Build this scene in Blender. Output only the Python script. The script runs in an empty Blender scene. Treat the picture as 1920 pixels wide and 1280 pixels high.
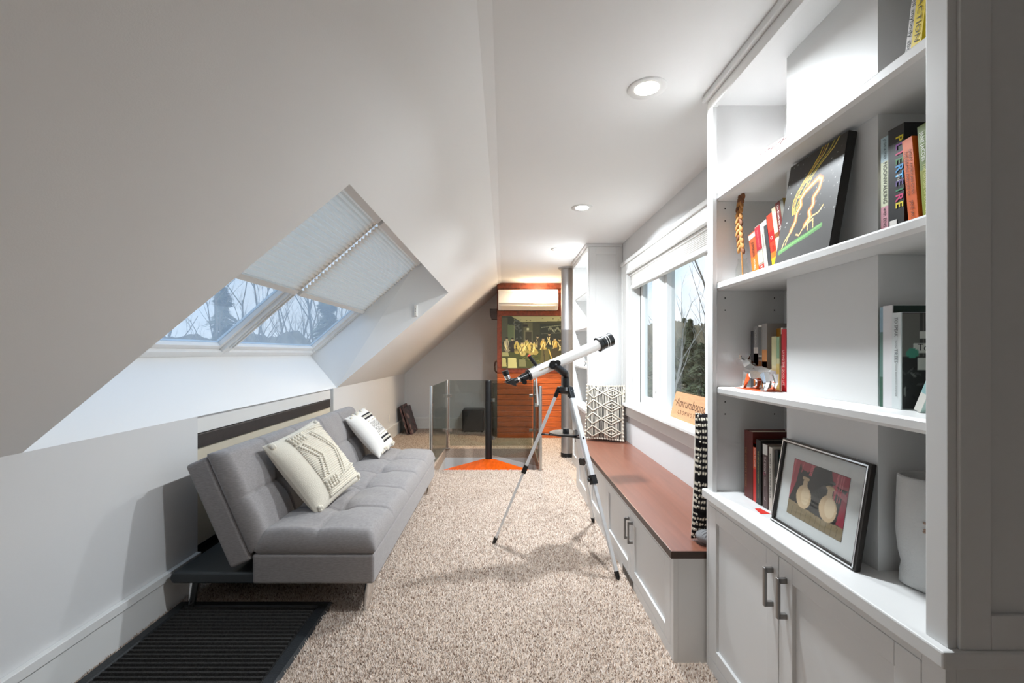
import bpy, math, random
import numpy as np
from mathutils import Vector as V, Matrix
random.seed(7); rng = np.random.default_rng(7)
S = bpy.context.scene
C = S.collection
PI = math.pi
# ------------------------------------------------------------------ camera
F, CX, CY, H = 853.0, 944.0, 662.0, 1.30          # focal length in px, vanishing point, eye height
cd = bpy.data.cameras.new('camera'); cam = bpy.data.objects.new('camera', cd); C.objects.link(cam)
cam.location = (0, 0, H); cam.rotation_euler = (PI/2, 0, 0)
cd.sensor_width = 36; cd.lens = F/1920*36
cd.shift_x = (960-CX)/1920; cd.shift_y = (CY-640)/1920
cd.clip_start = 0.02; cd.clip_end = 400
S.camera = cam
# ------------------------------------------------------------------ sky
w = bpy.data.worlds.new('sky'); S.world = w; w.use_nodes = True
nt = w.node_tree; bgn = nt.nodes['Background']
tc = nt.nodes.new('ShaderNodeTexCoord'); sx = nt.nodes.new('ShaderNodeSeparateXYZ'); nt.links.new(tc.outputs['Generated'], sx.inputs[0])
cr = nt.nodes.new('ShaderNodeValToRGB'); nt.links.new(sx.outputs['Z'], cr.inputs[0])
cr.color_ramp.elements[0].position = 0.0; cr.color_ramp.elements[0].color = (0.92, 0.96, 1.0, 1)
cr.color_ramp.elements[1].position = 0.32; cr.color_ramp.elements[1].color = (0.44, 0.67, 1.0, 1)
cz = nt.nodes.new('ShaderNodeTexNoise'); cz.inputs['Scale'].default_value = 3.0; cz.inputs['Detail'].default_value = 6
nt.links.new(tc.outputs['Generated'], cz.inputs['Vector'])
cr2 = nt.nodes.new('ShaderNodeValToRGB'); cr2.color_ramp.elements[0].position = .48; cr2.color_ramp.elements[1].position = .68
nt.links.new(cz.outputs[0], cr2.inputs[0])
mx = nt.nodes.new('ShaderNodeMixRGB'); mx.inputs[2].default_value = (.95, .97, 1, 1)
nt.links.new(cr2.outputs[0], mx.inputs[0]); nt.links.new(cr.outputs[0], mx.inputs[1]); nt.links.new(mx.outputs[0], bgn.inputs[0])
bgn.inputs[1].default_value = .54
LAMP_W = 19.0
S.view_settings.view_transform = 'Standard'; S.view_settings.look = 'None'; S.view_settings.gamma = 1
S.view_settings.use_curve_mapping = False
S.view_settings.exposure = 1.42
# ------------------------------------------------------------------ helpers
def lin(c):
    return tuple(((x/255)/12.92 if x/255 <= .04045 else ((x/255+.055)/1.055)**2.4) for x in c)
def P(px, py, Y):
    return V(((px-CX)*Y/F, Y, H+(CY-py)*Y/F))
MATS = {}
def mat(name, col, rough=.5, metal=0, bump=0, bscale=200, var=0, vscale=8, spec=.5, emit=None, estr=0, attr=False, stretch=(1,1,1), sheen=0, trans=0):
    if name in MATS: return MATS[name]
    m = bpy.data.materials.new(name); m.use_nodes = True; n = m.node_tree; b = n.nodes['Principled BSDF']
    c = (*lin(col), 1)
    b.inputs['Base Color'].default_value = c; b.inputs['Roughness'].default_value = rough; b.inputs['Metallic'].default_value = metal
    b.inputs['Specular IOR Level'].default_value = spec
    if sheen: b.inputs['Sheen Weight'].default_value = sheen
    t = n.nodes.new('ShaderNodeTexCoord'); mp = n.nodes.new('ShaderNodeMapping'); mp.inputs['Scale'].default_value = stretch
    n.links.new(t.outputs['Object'], mp.inputs[0])
    if attr:
        a = n.nodes.new('ShaderNodeAttribute'); a.attribute_name = 'Col'; n.links.new(a.outputs['Color'], b.inputs['Base Color'])
    elif var:
        x = n.nodes.new('ShaderNodeTexNoise'); x.inputs['Scale'].default_value = vscale; x.inputs['Detail'].default_value = 5
        n.links.new(mp.outputs[0], x.inputs['Vector'])
        r = n.nodes.new('ShaderNodeValToRGB'); r.color_ramp.elements[0].position = .3; r.color_ramp.elements[1].position = .7
        r.color_ramp.elements[0].color = (*[max(0, v*(1-var)) for v in c[:3]], 1); r.color_ramp.elements[1].color = (*[min(1, v*(1+var)) for v in c[:3]], 1)
        n.links.new(x.outputs[0], r.inputs[0]); n.links.new(r.outputs[0], b.inputs['Base Color'])
    if bump:
        x = n.nodes.new('ShaderNodeTexNoise'); x.inputs['Scale'].default_value = bscale; x.inputs['Detail'].default_value = 3
        n.links.new(mp.outputs[0], x.inputs['Vector'])
        bb = n.nodes.new('ShaderNodeBump'); bb.inputs['Strength'].default_value = bump; bb.inputs['Distance'].default_value = .01
        n.links.new(x.outputs[0], bb.inputs['Height']); n.links.new(bb.outputs[0], b.inputs['Normal'])
    if emit: b.inputs['Emission Color'].default_value = (*lin(emit), 1); b.inputs['Emission Strength'].default_value = estr
    MATS[name] = m; return m
def glass(name, tint, gloss=.08, haze=0, hazecol=(200, 215, 230)):
    m = bpy.data.materials.new(name); m.use_nodes = True; n = m.node_tree; n.nodes.remove(n.nodes['Principled BSDF'])
    out = n.nodes['Material Output']; t = n.nodes.new('ShaderNodeBsdfTransparent'); t.inputs[0].default_value = (*lin(tint), 1)
    g = n.nodes.new('ShaderNodeBsdfGlossy'); g.inputs['Roughness'].default_value = .02
    lw = n.nodes.new('ShaderNodeLayerWeight'); lw.inputs[0].default_value = .5
    pw = n.nodes.new('ShaderNodeMath'); pw.operation = 'POWER'; pw.inputs[1].default_value = 5; n.links.new(lw.outputs['Facing'], pw.inputs[0])
    fr = n.nodes.new('ShaderNodeMath'); fr.operation = 'MULTIPLY_ADD'; fr.inputs[1].default_value = .6; fr.inputs[2].default_value = .03; n.links.new(pw.outputs[0], fr.inputs[0])
    last = t
    if haze:
        h = n.nodes.new('ShaderNodeBsdfTranslucent'); h.inputs[0].default_value = (*lin(hazecol), 1)
        mm = n.nodes.new('ShaderNodeMixShader'); mm.inputs[0].default_value = haze
        n.links.new(t.outputs[0], mm.inputs[1]); n.links.new(h.outputs[0], mm.inputs[2]); last = mm
    mm = n.nodes.new('ShaderNodeMixShader'); n.links.new(fr.outputs[0], mm.inputs[0]); n.links.new(last.outputs[0], mm.inputs[1]); n.links.new(g.outputs[0], mm.inputs[2])
    n.links.new(mm.outputs[0], out.inputs[0]); MATS[name] = m; return m
def tag(o, label, cat, group=None, kind=None):
    o['label'] = label
    if cat: o['category'] = cat
    if group: o['group'] = group
    if kind: o['kind'] = kind
    return o
def thing(name, label, cat, loc=(0,0,0), rot=(0,0,0), group=None, kind=None):
    o = bpy.data.objects.new(name, None); C.objects.link(o); o.location = loc; o.rotation_euler = rot; o.empty_display_size = .05
    return tag(o, label, cat, group, kind)
def setup(o, parent):
    C.objects.link(o)
    if parent: o.parent = parent
    return o
class MB:
    def __init__(s): s.v = []; s.f = []
    def add(s, vs, fs):
        n = len(s.v); s.v += [tuple(x) for x in vs]; s.f += [tuple(i+n for i in f) for f in fs]; return s
    def box(s, x0, x1, y0, y1, z0, z1, M=None):
        x0, x1 = min(x0, x1), max(x0, x1); y0, y1 = min(y0, y1), max(y0, y1); z0, z1 = min(z0, z1), max(z0, z1)
        vs = [V((x, y, z)) for x in (x0, x1) for y in (y0, y1) for z in (z0, z1)]
        if M: vs = [M @ v for v in vs]
        return s.add(vs, [(0,1,3,2), (4,6,7,5), (0,4,5,1), (2,3,7,6), (0,2,6,4), (1,5,7,3)])
    def tube(s, pts, r, n=8, cap=True):
        pts = [V(p) for p in pts]; k = len(pts); rs = r if isinstance(r, (list, tuple)) else [r]*k
        b = len(s.v); up = None
        for i, p in enumerate(pts):
            d = (pts[min(i+1, k-1)]-pts[max(i-1, 0)]).normalized()
            if up is None: up = d.orthogonal().normalized()
            up = (up-d*up.dot(d))
            up = up.normalized() if up.length > 1e-6 else d.orthogonal().normalized()
            q = d.cross(up)
            for j in range(n):
                a = 2*PI*j/n; s.v.append(tuple(p+up*(rs[i]*math.cos(a))+q*(rs[i]*math.sin(a))))
        for i in range(k-1):
            for j in range(n):
                j2 = (j+1) % n; s.f.append((b+i*n+j, b+i*n+j2, b+(i+1)*n+j2, b+(i+1)*n+j))
        if cap: s.f.append(tuple(b+j for j in range(n))[::-1]); s.f.append(tuple(b+(k-1)*n+j for j in range(n)))
        return s
    def lathe(s, prof, c=(0,0,0), n=24, M=None):
        b = len(s.v); c = V(c)
        for (r, z) in prof:
            for j in range(n):
                a = 2*PI*j/n; p = c+V((r*math.cos(a), r*math.sin(a), z)); s.v.append(tuple(M @ p if M else p))
        for i in range(len(prof)-1):
            for j in range(n):
                j2 = (j+1) % n; s.f.append((b+i*n+j, b+i*n+j2, b+(i+1)*n+j2, b+(i+1)*n+j))
        s.f.append(tuple(b+j for j in range(n))[::-1]); s.f.append(tuple(b+(len(prof)-1)*n+j for j in range(n)))
        return s
    def prism(s, poly, axis, a, b_):
        n = len(poly)
        def mk(p, t): return {'x': (t, p[0], p[1]), 'y': (p[0], t, p[1]), 'z': (p[0], p[1], t)}[axis]
        s.add([mk(p, a) for p in poly]+[mk(p, b_) for p in poly], [tuple(range(n))[::-1], tuple(range(n, 2*n))]+[(i, (i+1) % n, n+(i+1) % n, n+i) for i in range(n)])
        return s
    def ball(s, c, rx, ry=None, rz=None, n=8, m=6, M=None):
        ry = ry or rx; rz = rz or rx; b = len(s.v); c = V(c)
        for i in range(1, m):
            t = PI*i/m
            for j in range(n):
                a = 2*PI*j/n; p = V((rx*math.sin(t)*math.cos(a), ry*math.sin(t)*math.sin(a), rz*math.cos(t)))
                s.v.append(tuple(c+(M @ p if M else p)))
        p0 = V((0, 0, rz)); s.v.append(tuple(c+(M @ p0 if M else p0))); s.v.append(tuple(c-(M @ p0 if M else p0)))
        for i in range(m-2):
            for j in range(n):
                j2 = (j+1) % n; s.f.append((b+i*n+j, b+(i+1)*n+j, b+(i+1)*n+j2, b+i*n+j2))
        t_ = b+(m-1)*n
        for j in range(n):
            s.f.append((t_, b+j, b+(j+1) % n)); s.f.append((t_+1, b+(m-2)*n+(j+1) % n, b+(m-2)*n+j))
        return s
    def build(s, name, m, parent=None, bevel=0, smooth=False, seg=2, fix=True):
        me = bpy.data.meshes.new(name); me.from_pydata(s.v, [], s.f); me.update()
        if fix:
            import bmesh
            bm = bmesh.new(); bm.from_mesh(me); bmesh.ops.recalc_face_normals(bm, faces=bm.faces); bm.to_mesh(me); bm.free()
        me.materials.append(m if not isinstance(m, str) else MATS[m])
        if smooth:
            me.polygons.foreach_set('use_smooth', [True]*len(me.polygons))
            if smooth == 'auto' : me.set_sharp_from_angle(angle=math.radians(40))
        o = setup(bpy.data.objects.new(name, me), parent)
        if bevel:
            bv = o.modifiers.new('bevel', 'BEVEL'); bv.width = bevel; bv.segments = seg; bv.limit_method = 'ANGLE'
        return o
def box(name, m, x0, x1, y0, y1, z0, z1, parent=None, bevel=0):
    return MB().box(x0, x1, y0, y1, z0, z1).build(name, m, parent, bevel, fix=False)
def struct(o, label, cat):
    return tag(o, label, cat, kind='structure')
def text(s, size, m, parent, M, name='lettering', width=None, bold=0):
    cu = bpy.data.curves.new('t', 'FONT'); cu.body = s; cu.size = size; cu.align_x = 'CENTER'; cu.align_y = 'CENTER'; cu.offset = bold; cu.resolution_u = 2
    tmp = bpy.data.objects.new('t', cu)
    me = bpy.data.meshes.new_from_object(tmp); bpy.data.objects.remove(tmp); bpy.data.curves.remove(cu)
    co = np.empty(len(me.vertices)*3, np.float32); me.vertices.foreach_get('co', co); co = co.reshape(-1, 3)
    if width and len(co): co[:, 0] *= width/max(1e-5, float(np.ptp(co[:, 0])))
    me.vertices.foreach_set('co', co.ravel()); me.materials.clear(); me.materials.append(m); me.transform(M); me.name = name
    return setup(bpy.data.objects.new(name, me), parent)
def frame(o, x, y):                       # matrix whose local x, y axes are given, z = x cross y
    x = V(x).normalized(); y = V(y).normalized(); z = x.cross(y)
    return Matrix(((x.x, y.x, z.x, o[0]), (x.y, y.y, z.y, o[1]), (x.z, y.z, z.z, o[2]), (0, 0, 0, 1)))
def colour_attr(me, cols):                # cols: n_verts x 3 sRGB 0-255
    c = np.asarray(cols, float)/255; c = np.where(c <= .04045, c/12.92, ((c+.055)/1.055)**2.4)
    a = me.color_attributes.new('Col', 'FLOAT_COLOR', 'POINT'); a.data.foreach_set('color', np.column_stack([c, np.ones(len(c))]).astype(np.float32).ravel())
def grid_print(name, m, parent, o, ux, uy, W, Hh, nx, ny, fn):
    u, v = np.meshgrid(np.linspace(0, 1, nx+1), np.linspace(0, 1, ny+1)); u = u.ravel(); v = v.ravel()
    ux = V(ux).normalized()*W; uy = V(uy).normalized()*Hh
    co = np.array(o)+np.outer(u, ux)+np.outer(v, uy)
    fs = [(j*(nx+1)+i, j*(nx+1)+i+1, (j+1)*(nx+1)+i+1, (j+1)*(nx+1)+i) for j in range(ny) for i in range(nx)]
    me = bpy.data.meshes.new(name); me.from_pydata(co.tolist(), [], fs); me.materials.append(m); colour_attr(me, fn(u, v))
    return setup(bpy.data.objects.new(name, me), parent)
class Pic:
    def __init__(s, u, v, bg): s.u, s.v = u, v; s.c = np.tile(np.array(bg, float), (len(u), 1))
    def ell(s, x, y, a, b, col, rot=0):
        dx, dy = s.u-x, s.v-y; cs, sn = math.cos(rot), math.sin(rot); p = dx*cs+dy*sn; q = -dx*sn+dy*cs
        s.c[(p/a)**2+(q/b)**2 < 1] = col; return s
    def poly(s, pts, col):
        ins = np.zeros(len(s.u), bool); n = len(pts)
        for i in range(n):
            (x1, y1), (x2, y2) = pts[i], pts[(i+1) % n]
            if y1 == y2: continue
            ins ^= ((s.v < y1) != (s.v < y2)) & (s.u < (x2-x1)*(s.v-y1)/(y2-y1)+x1)
        s.c[ins] = col; return s
    def line(s, pts, wd, col):
        for (x1, y1), (x2, y2) in zip(pts, pts[1:]):
            dx, dy = x2-x1, y2-y1; L = dx*dx+dy*dy+1e-9; t = np.clip(((s.u-x1)*dx+(s.v-y1)*dy)/L, 0, 1)
            s.c[(s.u-x1-t*dx)**2+(s.v-y1-t*dy)**2 < wd*wd] = col
        return s
# ------------------------------------------------------------------ materials
WALL = mat('wall_paint', (218, 218, 218), .85, bump=.03, bscale=300)
CEIL = mat('ceiling_paint', (236, 236, 235), .9, bump=.03, bscale=300)
SLOPE = CEIL
WELL = CEIL
TRIM = mat('white_trim_paint', (228, 228, 226), .45)
CAB = mat('white_cabinet_paint', (226, 226, 225), .42)
CARPET = mat('carpet_base', (192, 172, 155), .95, bump=.8, bscale=160, var=.28, vscale=90)
TUFT = mat('carpet_tufts', (170, 150, 132), .95, attr=True, spec=.1)
SOFA = mat('grey_linen', (144, 139, 138), .9, bump=.25, bscale=500, var=.14, vscale=60, stretch=(1, 1, 4), sheen=.25)
SOFA_D = SOFA
LEATHER = mat('base_leatherette', (52, 56, 58), .5, bump=.1, bscale=250)
CHROME = mat('chrome', (236, 236, 236), .12, metal=1)
STEEL = mat('brushed_steel', (196, 196, 194), .28, metal=1)
NICKEL = mat('satin_nickel', (140, 138, 136), .4, metal=1)
RUBBER = mat('black_rubber', (24, 27, 30), .5, bump=.15, bscale=120)
MATCARPET = mat('mat_ribs', (44, 42, 40), .95, bump=.8, bscale=300, var=.5, vscale=120)
BLACK = mat('black_plastic', (18, 18, 19), .35)
BLACKM = mat('black_painted_steel', (20, 20, 21), .4)
MAHOG = mat('mahogany_top', (122, 74, 56), .3, var=.14, vscale=8, stretch=(5, .3, 1), spec=.9)
DARKEDGE = mat('dark_walnut_edge', (58, 36, 26), .4, var=.25, vscale=12, stretch=(1, 1, 6))
CEDAR = mat('cedar_planks', (206, 104, 48), .38, var=.3, vscale=5, stretch=(1.2, 1, 14))
CEDAR_D = mat('cedar_frame', (128, 58, 32), .4, var=.3, vscale=6, stretch=(4, 1, 4))
ORANGE = mat('orange_varnished_tread', (226, 92, 14), .25, var=.18, vscale=5, stretch=(6, 1, 1))
DARKWOOD = mat('dark_wood', (50, 36, 34), .5, var=.2, vscale=14)
IRON = mat('iron', (58, 36, 26), .5, metal=.4)
PIPE = mat('galvanised_pipe', (172, 172, 174), .38, metal=.75)
ACW = mat('ac_plastic', (236, 232, 226), .4)
SCOPE = mat('telescope_white', (228, 226, 222), .3)
CREAMP = mat('cream_panel', (214, 205, 186), .7)
DARKBAR = mat('dark_rail', (58, 52, 50), .5, var=.15, vscale=20)
SHADE = mat('cellular_shade', (226, 224, 220), .85)
BLIND = mat('skylight_blind', (232, 232, 231), .85)
def add_translucency(m, col, fac):
    n = m.node_tree; out = n.nodes['Material Output']; b = n.nodes['Principled BSDF']; t = n.nodes.new('ShaderNodeBsdfTranslucent'); t.inputs[0].default_value = (*lin(col), 1)
    x = n.nodes.new('ShaderNodeMixShader'); x.inputs[0].default_value = fac; n.links.new(b.outputs[0], x.inputs[1]); n.links.new(t.outputs[0], x.inputs[2]); n.links.new(x.outputs[0], out.inputs[0])
add_translucency(BLIND, (255, 242, 224), .75)
DARKPIT = WALL
CREAM = mat('cream_cotton', (226, 218, 202), .95, bump=.3, bscale=300)
CORD = mat('cream_cord', (230, 222, 206), .95, bump=.4, bscale=500)
BACKC = CREAM  # macrame backing, same plain cream as the pillow cover
PRINT = mat('print', (128, 128, 128), .5, attr=True)
CLOTHP = mat('printed_cloth', (128, 128, 128), .95, attr=True, bump=.3, bscale=400, spec=.1)
PAGES = mat('book_pages', (226, 216, 196), .9)
INKW = mat('white_ink', (236, 234, 228), .6); INKK = mat('black_ink', (26, 26, 28), .6)
GLASS = glass('window_glass', (250, 252, 252))
RAILGLASS = glass('railing_glass', (224, 228, 226))
SKYGLASS = glass('skylight_glass', (240, 245, 248), haze=.3, hazecol=(206, 214, 220))
CLEAR = glass('clear_glass', (252, 253, 252))
# ------------------------------------------------------------------ room shell
XL, XR, ZC, YB, YN = -1.708, 1.17, 2.375, 7.85, -2.2
ZK = .947; M_ = .8688
def SZ(x): return ZK+(x-XL)*M_
XS, ZS = -.0805, SZ(-.0805)                        # top of the slope
HX0, HX1, HY0, HY1 = -.79, .41, 5.06, 6.20         # stair opening
m = MB()
for a in ((-1.85, XR+.16, YN, HY0), (-1.85, HX0, HY0, HY1), (HX1, XR+.16, HY0, HY1), (-1.85, XR+.16, HY1, YB+.12)): m.box(a[0], a[1], a[2], a[3], -.12, 0)
floor = struct(m.build('floor', CARPET), 'tan speckled wall-to-wall carpet floor with a stair opening', 'floor')
m = MB(); m.box(XL-.15, XL, YN, 2.54, 0, ZK); m.box(XL-.15, XL, 4.57, YB, 0, ZK); m.box(XL-.15, XL-.045, 2.54, 4.57, 0, ZK)
struct(m.build('wall_left', WALL), 'low grey-white knee wall under the sloped ceiling', 'wall')
# sloped ceiling with the skylight opening
XT = -.575; ZT = SZ(XT)
Dn, An, Cf, Bf = V((XL, 1.615, ZK)), V((XT, 1.70, ZT)), V((XL, 4.66, ZK)), V((XT, 4.76, ZT))
sl = MB()
def q(*p): sl.add(p, [tuple(range(len(p)))])
q((XL, YN, ZK), Dn, An, (XT, YN, ZT)); q((XT, YN, ZT), An, Bf, (XT, YB, ZT), (XS, YB, ZS), (XS, YN, ZS)); q(Cf, (XL, YB, ZK), (XT, YB, ZT), Bf)
struct(sl.build('ceiling_slope', SLOPE, fix=False), 'grey sloped attic ceiling over the sofa', 'ceiling')
m = MB().add([(XS, YN, ZS), (XS, YB, ZS), (-.034, YB, ZC), (-.034, YN, ZC)], [(0, 1, 2, 3)])
struct(m.build('trim_1', CEIL, fix=False), 'narrow bevelled strip where slope meets flat ceiling', 'trim')
struct(box('ceiling', CEIL, -.034, XR+.16, YN, YB+.12, ZC, ZC+.12), 'flat white ceiling with recessed lights', 'ceiling')
# back walls
struct(MB().prism([(XL-.15, 0), (XL-.15, ZK-.08), (XL, ZK), (XS, ZS), (0, ZC), (0, 0)], 'y', YB, YB+.12).build('wall_back', WALL), 'pale grey gable wall behind the stair', 'wall')
struct(box('wall_near', WALL, -1.85, XR+.16, YN-.12, YN, 0, ZC+.2), 'plain white wall behind the viewpoint', 'wall')
# right wall with window opening
WY0, WY1, WZ0, WZ1 = 2.0, 4.237, .81, 2.036
m = MB(); m.box(XR, XR+.16, YN, WY0, 0, ZC); m.box(XR, XR+.16, WY1, YB, 0, ZC); m.box(XR, XR+.16, WY0, WY1, 0, WZ0); m.box(XR, XR+.16, WY0, WY1, WZ1, ZC)
struct(m.build('wall_right', WALL), 'white wall holding the wide window above the bench', 'wall')
# baseboards
for nm, y0, y1 in (('baseboard_left', YN, 2.535), ('baseboard_leftfar', 4.575, YB)):
    m = MB().box(XL, XL+.016, y0, y1, 0, .157).box(XL, XL+.026, y0, y1, .157, .196)
    struct(m.build(nm, TRIM, bevel=.003), 'tall white stepped baseboard along the knee wall'+('' if y0 < 0 else ' past the sofa'), 'baseboard')
struct(MB().box(XL+.03, -.12, YB-.016, YB, 0, .157).box(XL+.03, -.12, YB-.026, YB, .157, .196).build('baseboard_back', TRIM, bevel=.003), 'tall white baseboard along the gable wall', 'baseboard')
# skylight well
cs, sn = 1/math.hypot(1, M_), M_/math.hypot(1, M_)
DEP = .465
O0 = V((XL-sn*DEP, 0, ZK+cs*DEP)); SL = (XT-XL)/cs
def SK(s_, y, h=0): return V((O0.x+s_*cs+h*sn, y, O0.z+s_*sn-h*cs))
SY0, SY1 = 1.60, 4.72
wl = MB()
wl.add([Dn, Cf, SK(0, SY1), SK(0, SY0)], [(0, 1, 2, 3)]); wl.add([An, SK(SL, SY0), SK(SL, SY1), Bf], [(0, 1, 2, 3)])
wl.add([Cf, Bf, SK(SL, SY1), SK(0, SY1)], [(0, 1, 2, 3)]); wl.add([Dn, SK(0, SY0), SK(SL, SY0), An], [(0, 1, 2, 3)])
struct(wl.build('trim_2', WELL, fix=False), 'bright white plaster well around the two skylights', 'skylight well')
def skbox(mb, s0, s1, y0, y1, h0, h1):
    vs = [SK(s_, y, h) for s_ in (s0, s1) for y in (y0, y1) for h in (h0, h1)]
    mb.add(vs, [(0,1,3,2), (4,6,7,5), (0,4,5,1), (2,3,7,6), (0,2,6,4), (1,5,7,3)])
for k, (y0, y1, lb) in enumerate(((SY0, 3.20, 'near skylight beside the one above the striped pillow'), (3.20, SY1, 'skylight next to the wall remote'))):
    r = thing('window_%d' % (k+1), 'white framed '+lb, 'skylight', SK(0, (y0+y1)/2), kind='structure')
    inv = Matrix.Translation(-SK(0, (y0+y1)/2))
    def part(nm, mt, *bs, bev=.004):
        mb = MB()
        for b_ in bs: skbox(mb, *b_)
        mb.v = [tuple(inv @ V(p)) for p in mb.v]; return mb.build(nm, mt, r, bevel=bev)
    part('frame_rail', WELL, (0, .05, y0, y1, -.05, .03)); part('frame_rail', TRIM, (SL-.05, SL, y0, y1, -.05, .012))
    part('frame_stile', WELL, (.05, SL-.05, y0, y0+.04, -.05, .03)); part('frame_stile', WELL, (.05, SL-.05, y1-.04, y1, -.05, .03))
    part('sash', WELL, (.05, .085, y0+.04, y1-.04, -.045, .005), (.085, SL-.05, y0+.04, y0+.07, -.045, .005), (.085, SL-.05, y1-.07, y1-.04, -.045, .005))
    part('pane', SKYGLASS, (.085, SL-.05, y0+.07, y1-.07, -.03, -.025), bev=0)
    # pleated blind
    b = thing('pleated_blind', ('white pleated blind half drawn over the skylight '+('away from' if k == 0 else 'nearest')+' the wall remote'), 'blind', SK(SL, (y0+y1)/2), group='skylight blinds')
    binv = Matrix.Translation(-SK(SL, (y0+y1)/2)); mb = MB(); vs = []; n = 46; s0 = .72; yy0, yy1 = y0+.026, y1-.026
    for i in range(n+1):
        s_ = SL-.05-(SL-.06-s0)*i/n; h = .040+.019*(i % 2)
        vs += [binv @ SK(s_, yy0, h), binv @ SK(s_, yy1, h)]
    # compressed lower pleats read denser
    mb.add(vs, [(2*i, 2*i+1, 2*i+3, 2*i+2) for i in range(n)]); mb.build('pleats', BLIND, b, fix=False)
    for nm, s_a, s_b in (('bottom_bar', s0-.03, s0+.01), ('head_rail', SL-.055, SL-.005)):
        mb = MB(); skbox(mb, s_a, s_b, yy0, yy1, .034, .062); mb.v = [tuple(binv @ V(p)) for p in mb.v]; mb.build(nm, TRIM, b, bevel=.004)
    for yy in (yy0-.012, yy1+.002):
        mb = MB(); skbox(mb, .1, SL-.02, yy, yy+.01, .031, .04); mb.v = [tuple(binv @ V(p)) for p in mb.v]; mb.build('guide_rail', TRIM, b)
# remote on the far cheek of the well
rp = P(779, 582, 4.70)
r = thing('blind_remote', 'slim white blind remote on the skylight well cheek', 'remote', rp)
MB().box(-.017, .017, 0, .035, -.06, .06).build('holder', TRIM, r, bevel=.004); MB().box(-.012, .012, -.008, .0, -.055, .055).build('remote_body', ACW, r, bevel=.003)
for z in (.02, .005, -.01, -.035): MB().ball((0, -.008, z), .005, .003, .004).build('button', NICKEL, r)
# knee-wall storage panel in the recess
r = thing('storage_panel', 'cream sliding storage panel with dark top rail behind the sofa', 'panel', (XL-.045, 3.55, .2))
def rel(o, mb): mb.v = [tuple(V(p)-V(o.location)) for p in mb.v]; return mb
rel(r, MB().box(XL-.046, XL-.012, 2.54, 4.52, .765, .842)).build('top_rail', DARKBAR, r, bevel=.003)
rel(r, MB().box(XL-.046, XL-.03, 2.545, 4.56, .21, .765)).build('panel', CREAMP, r)
rel(r, MB().box(XL-.046, XL-.02, 2.545, 4.56, .14, .2)).build('bottom_track', BLACK, r)
rel(r, MB().box(XL-.046, XL-.026, 2.545, 4.56, .845, .945)).build('header', TRIM, r, bevel=.003)
# ------------------------------------------------------------------ recessed lights
def lamp(Y, X, label, col, watts, z=ZC, spread=158):
    r = thing('recessed_light', label, 'ceiling light', (X, Y, z), group='recessed ceiling lights')
    pr = [(.048, -.002), (.075, -.006), (.078, -.002), (.078, 0.004), (.05, .004)]
    MB().lathe(pr, n=32).build('trim_ring', TRIM, r, smooth=True)
    MB().lathe([(.0, -.0035), (.047, -.0035), (.047, .002), (0, .002)], n=24).build('lens', mat('lamp_lens', (255, 250, 240), .5, emit=(255, 246, 232), estr=14), r)
    l = bpy.data.lights.new('bulb', 'AREA'); l.shape = 'DISK'; l.size = .09; l.energy = watts; l.color = col; l.spread = math.radians(spread)
    o = setup(bpy.data.objects.new('bulb', l), r); o.location = (0, 0, -.012)
NEUT = (.88, .95, 1.0)
lamp(1.845, .582, 'recessed ceiling light beside the near bookcase', NEUT, LAMP_W*.52)
lamp(3.36, .58, 'recessed ceiling light above the telescope', NEUT, LAMP_W*.8)
lamp(4.70, .568, 'recessed ceiling light by the far bookcase', NEUT, LAMP_W*.8)
lamp(6.66, .54, 'recessed ceiling light shining on the air conditioner', (1, .80, .56), LAMP_W*.8)
# ------------------------------------------------------------------ window
r = thing('window_3', 'wide white window above the bench with bare trees outside', 'window', (XR, 3.1, WZ0), kind='structure')
m = MB(); m.box(1.145, XR+.01, WY1, 4.40, WZ0-.02, 2.161); m.box(1.138, 1.15, 4.375, 4.40, WZ0-.02, 2.161)
rel(r, m).build('window_casing', TRIM, r, bevel=.004)
m = MB(); m.box(1.145, XR+.01, 1.95, WY1, WZ1, 2.161); m.box(1.132, 1.15, 1.95, 4.405, 2.13, 2.165); m.box(1.139, 1.15, 1.95, 4.24, WZ1, WZ1+.03)
rel(r, m).build('head_casing', TRIM, r, bevel=.004)
rel(r, MB().box(1.112, 1.285, 1.96, 4.41, .81, .837)).build('window_sill', TRIM, r, bevel=.006)
rel(r, MB().box(1.145, XR+.01, 1.96, 4.39, .72, .81)).build('apron', TRIM, r, bevel=.004)
m = MB(); m.box(XR, 1.2, WY1-.006, WY1, .837, WZ1); m.box(1.2, 1.30, WY1-.02, WY1, .837, WZ1); m.box(XR, 1.32, WY0, WY1, WZ1-.02, WZ1); m.box(XR, 1.32, WY0, WY0+.02, .837, WZ1)
rel(r, m).build('jamb', TRIM, r, bevel=.003)
for y in (3.52, 2.57): rel(r, MB().box(1.2, 1.32, y, y+.14, .837, WZ1)).build('mullion', TRIM, r, bevel=.004)
for (a, b_, cas) in ((3.66, 4.217, 1), (2.71, 3.52, 0), (2.02, 2.57, 1)):
    x0 = 1.265 if cas else 1.25; wd = .07 if cas else .035
    m = MB(); m.box(x0, 1.315, a, a+wd, .837, WZ1-.02); m.box(x0, 1.315, b_-wd, b_, .837, WZ1-.02); m.box(x0, 1.315, a+wd, b_-wd, .837, .837+wd); m.box(x0, 1.315, a+wd, b_-wd, WZ1-.02-wd, WZ1-.02)
    s_ = rel(r, m).build('sash', TRIM, r, bevel=.004)
    rel(r, MB().box(1.288, 1.294, a+wd, b_-wd, .837+wd, WZ1-.02-wd)).build('pane', GLASS, s_)
    if cas and a > 3: rel(r, MB().box(1.262, 1.267, 4.19, 4.2, .85, WZ1-.02)).build('gasket', BLACK, s_)
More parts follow.
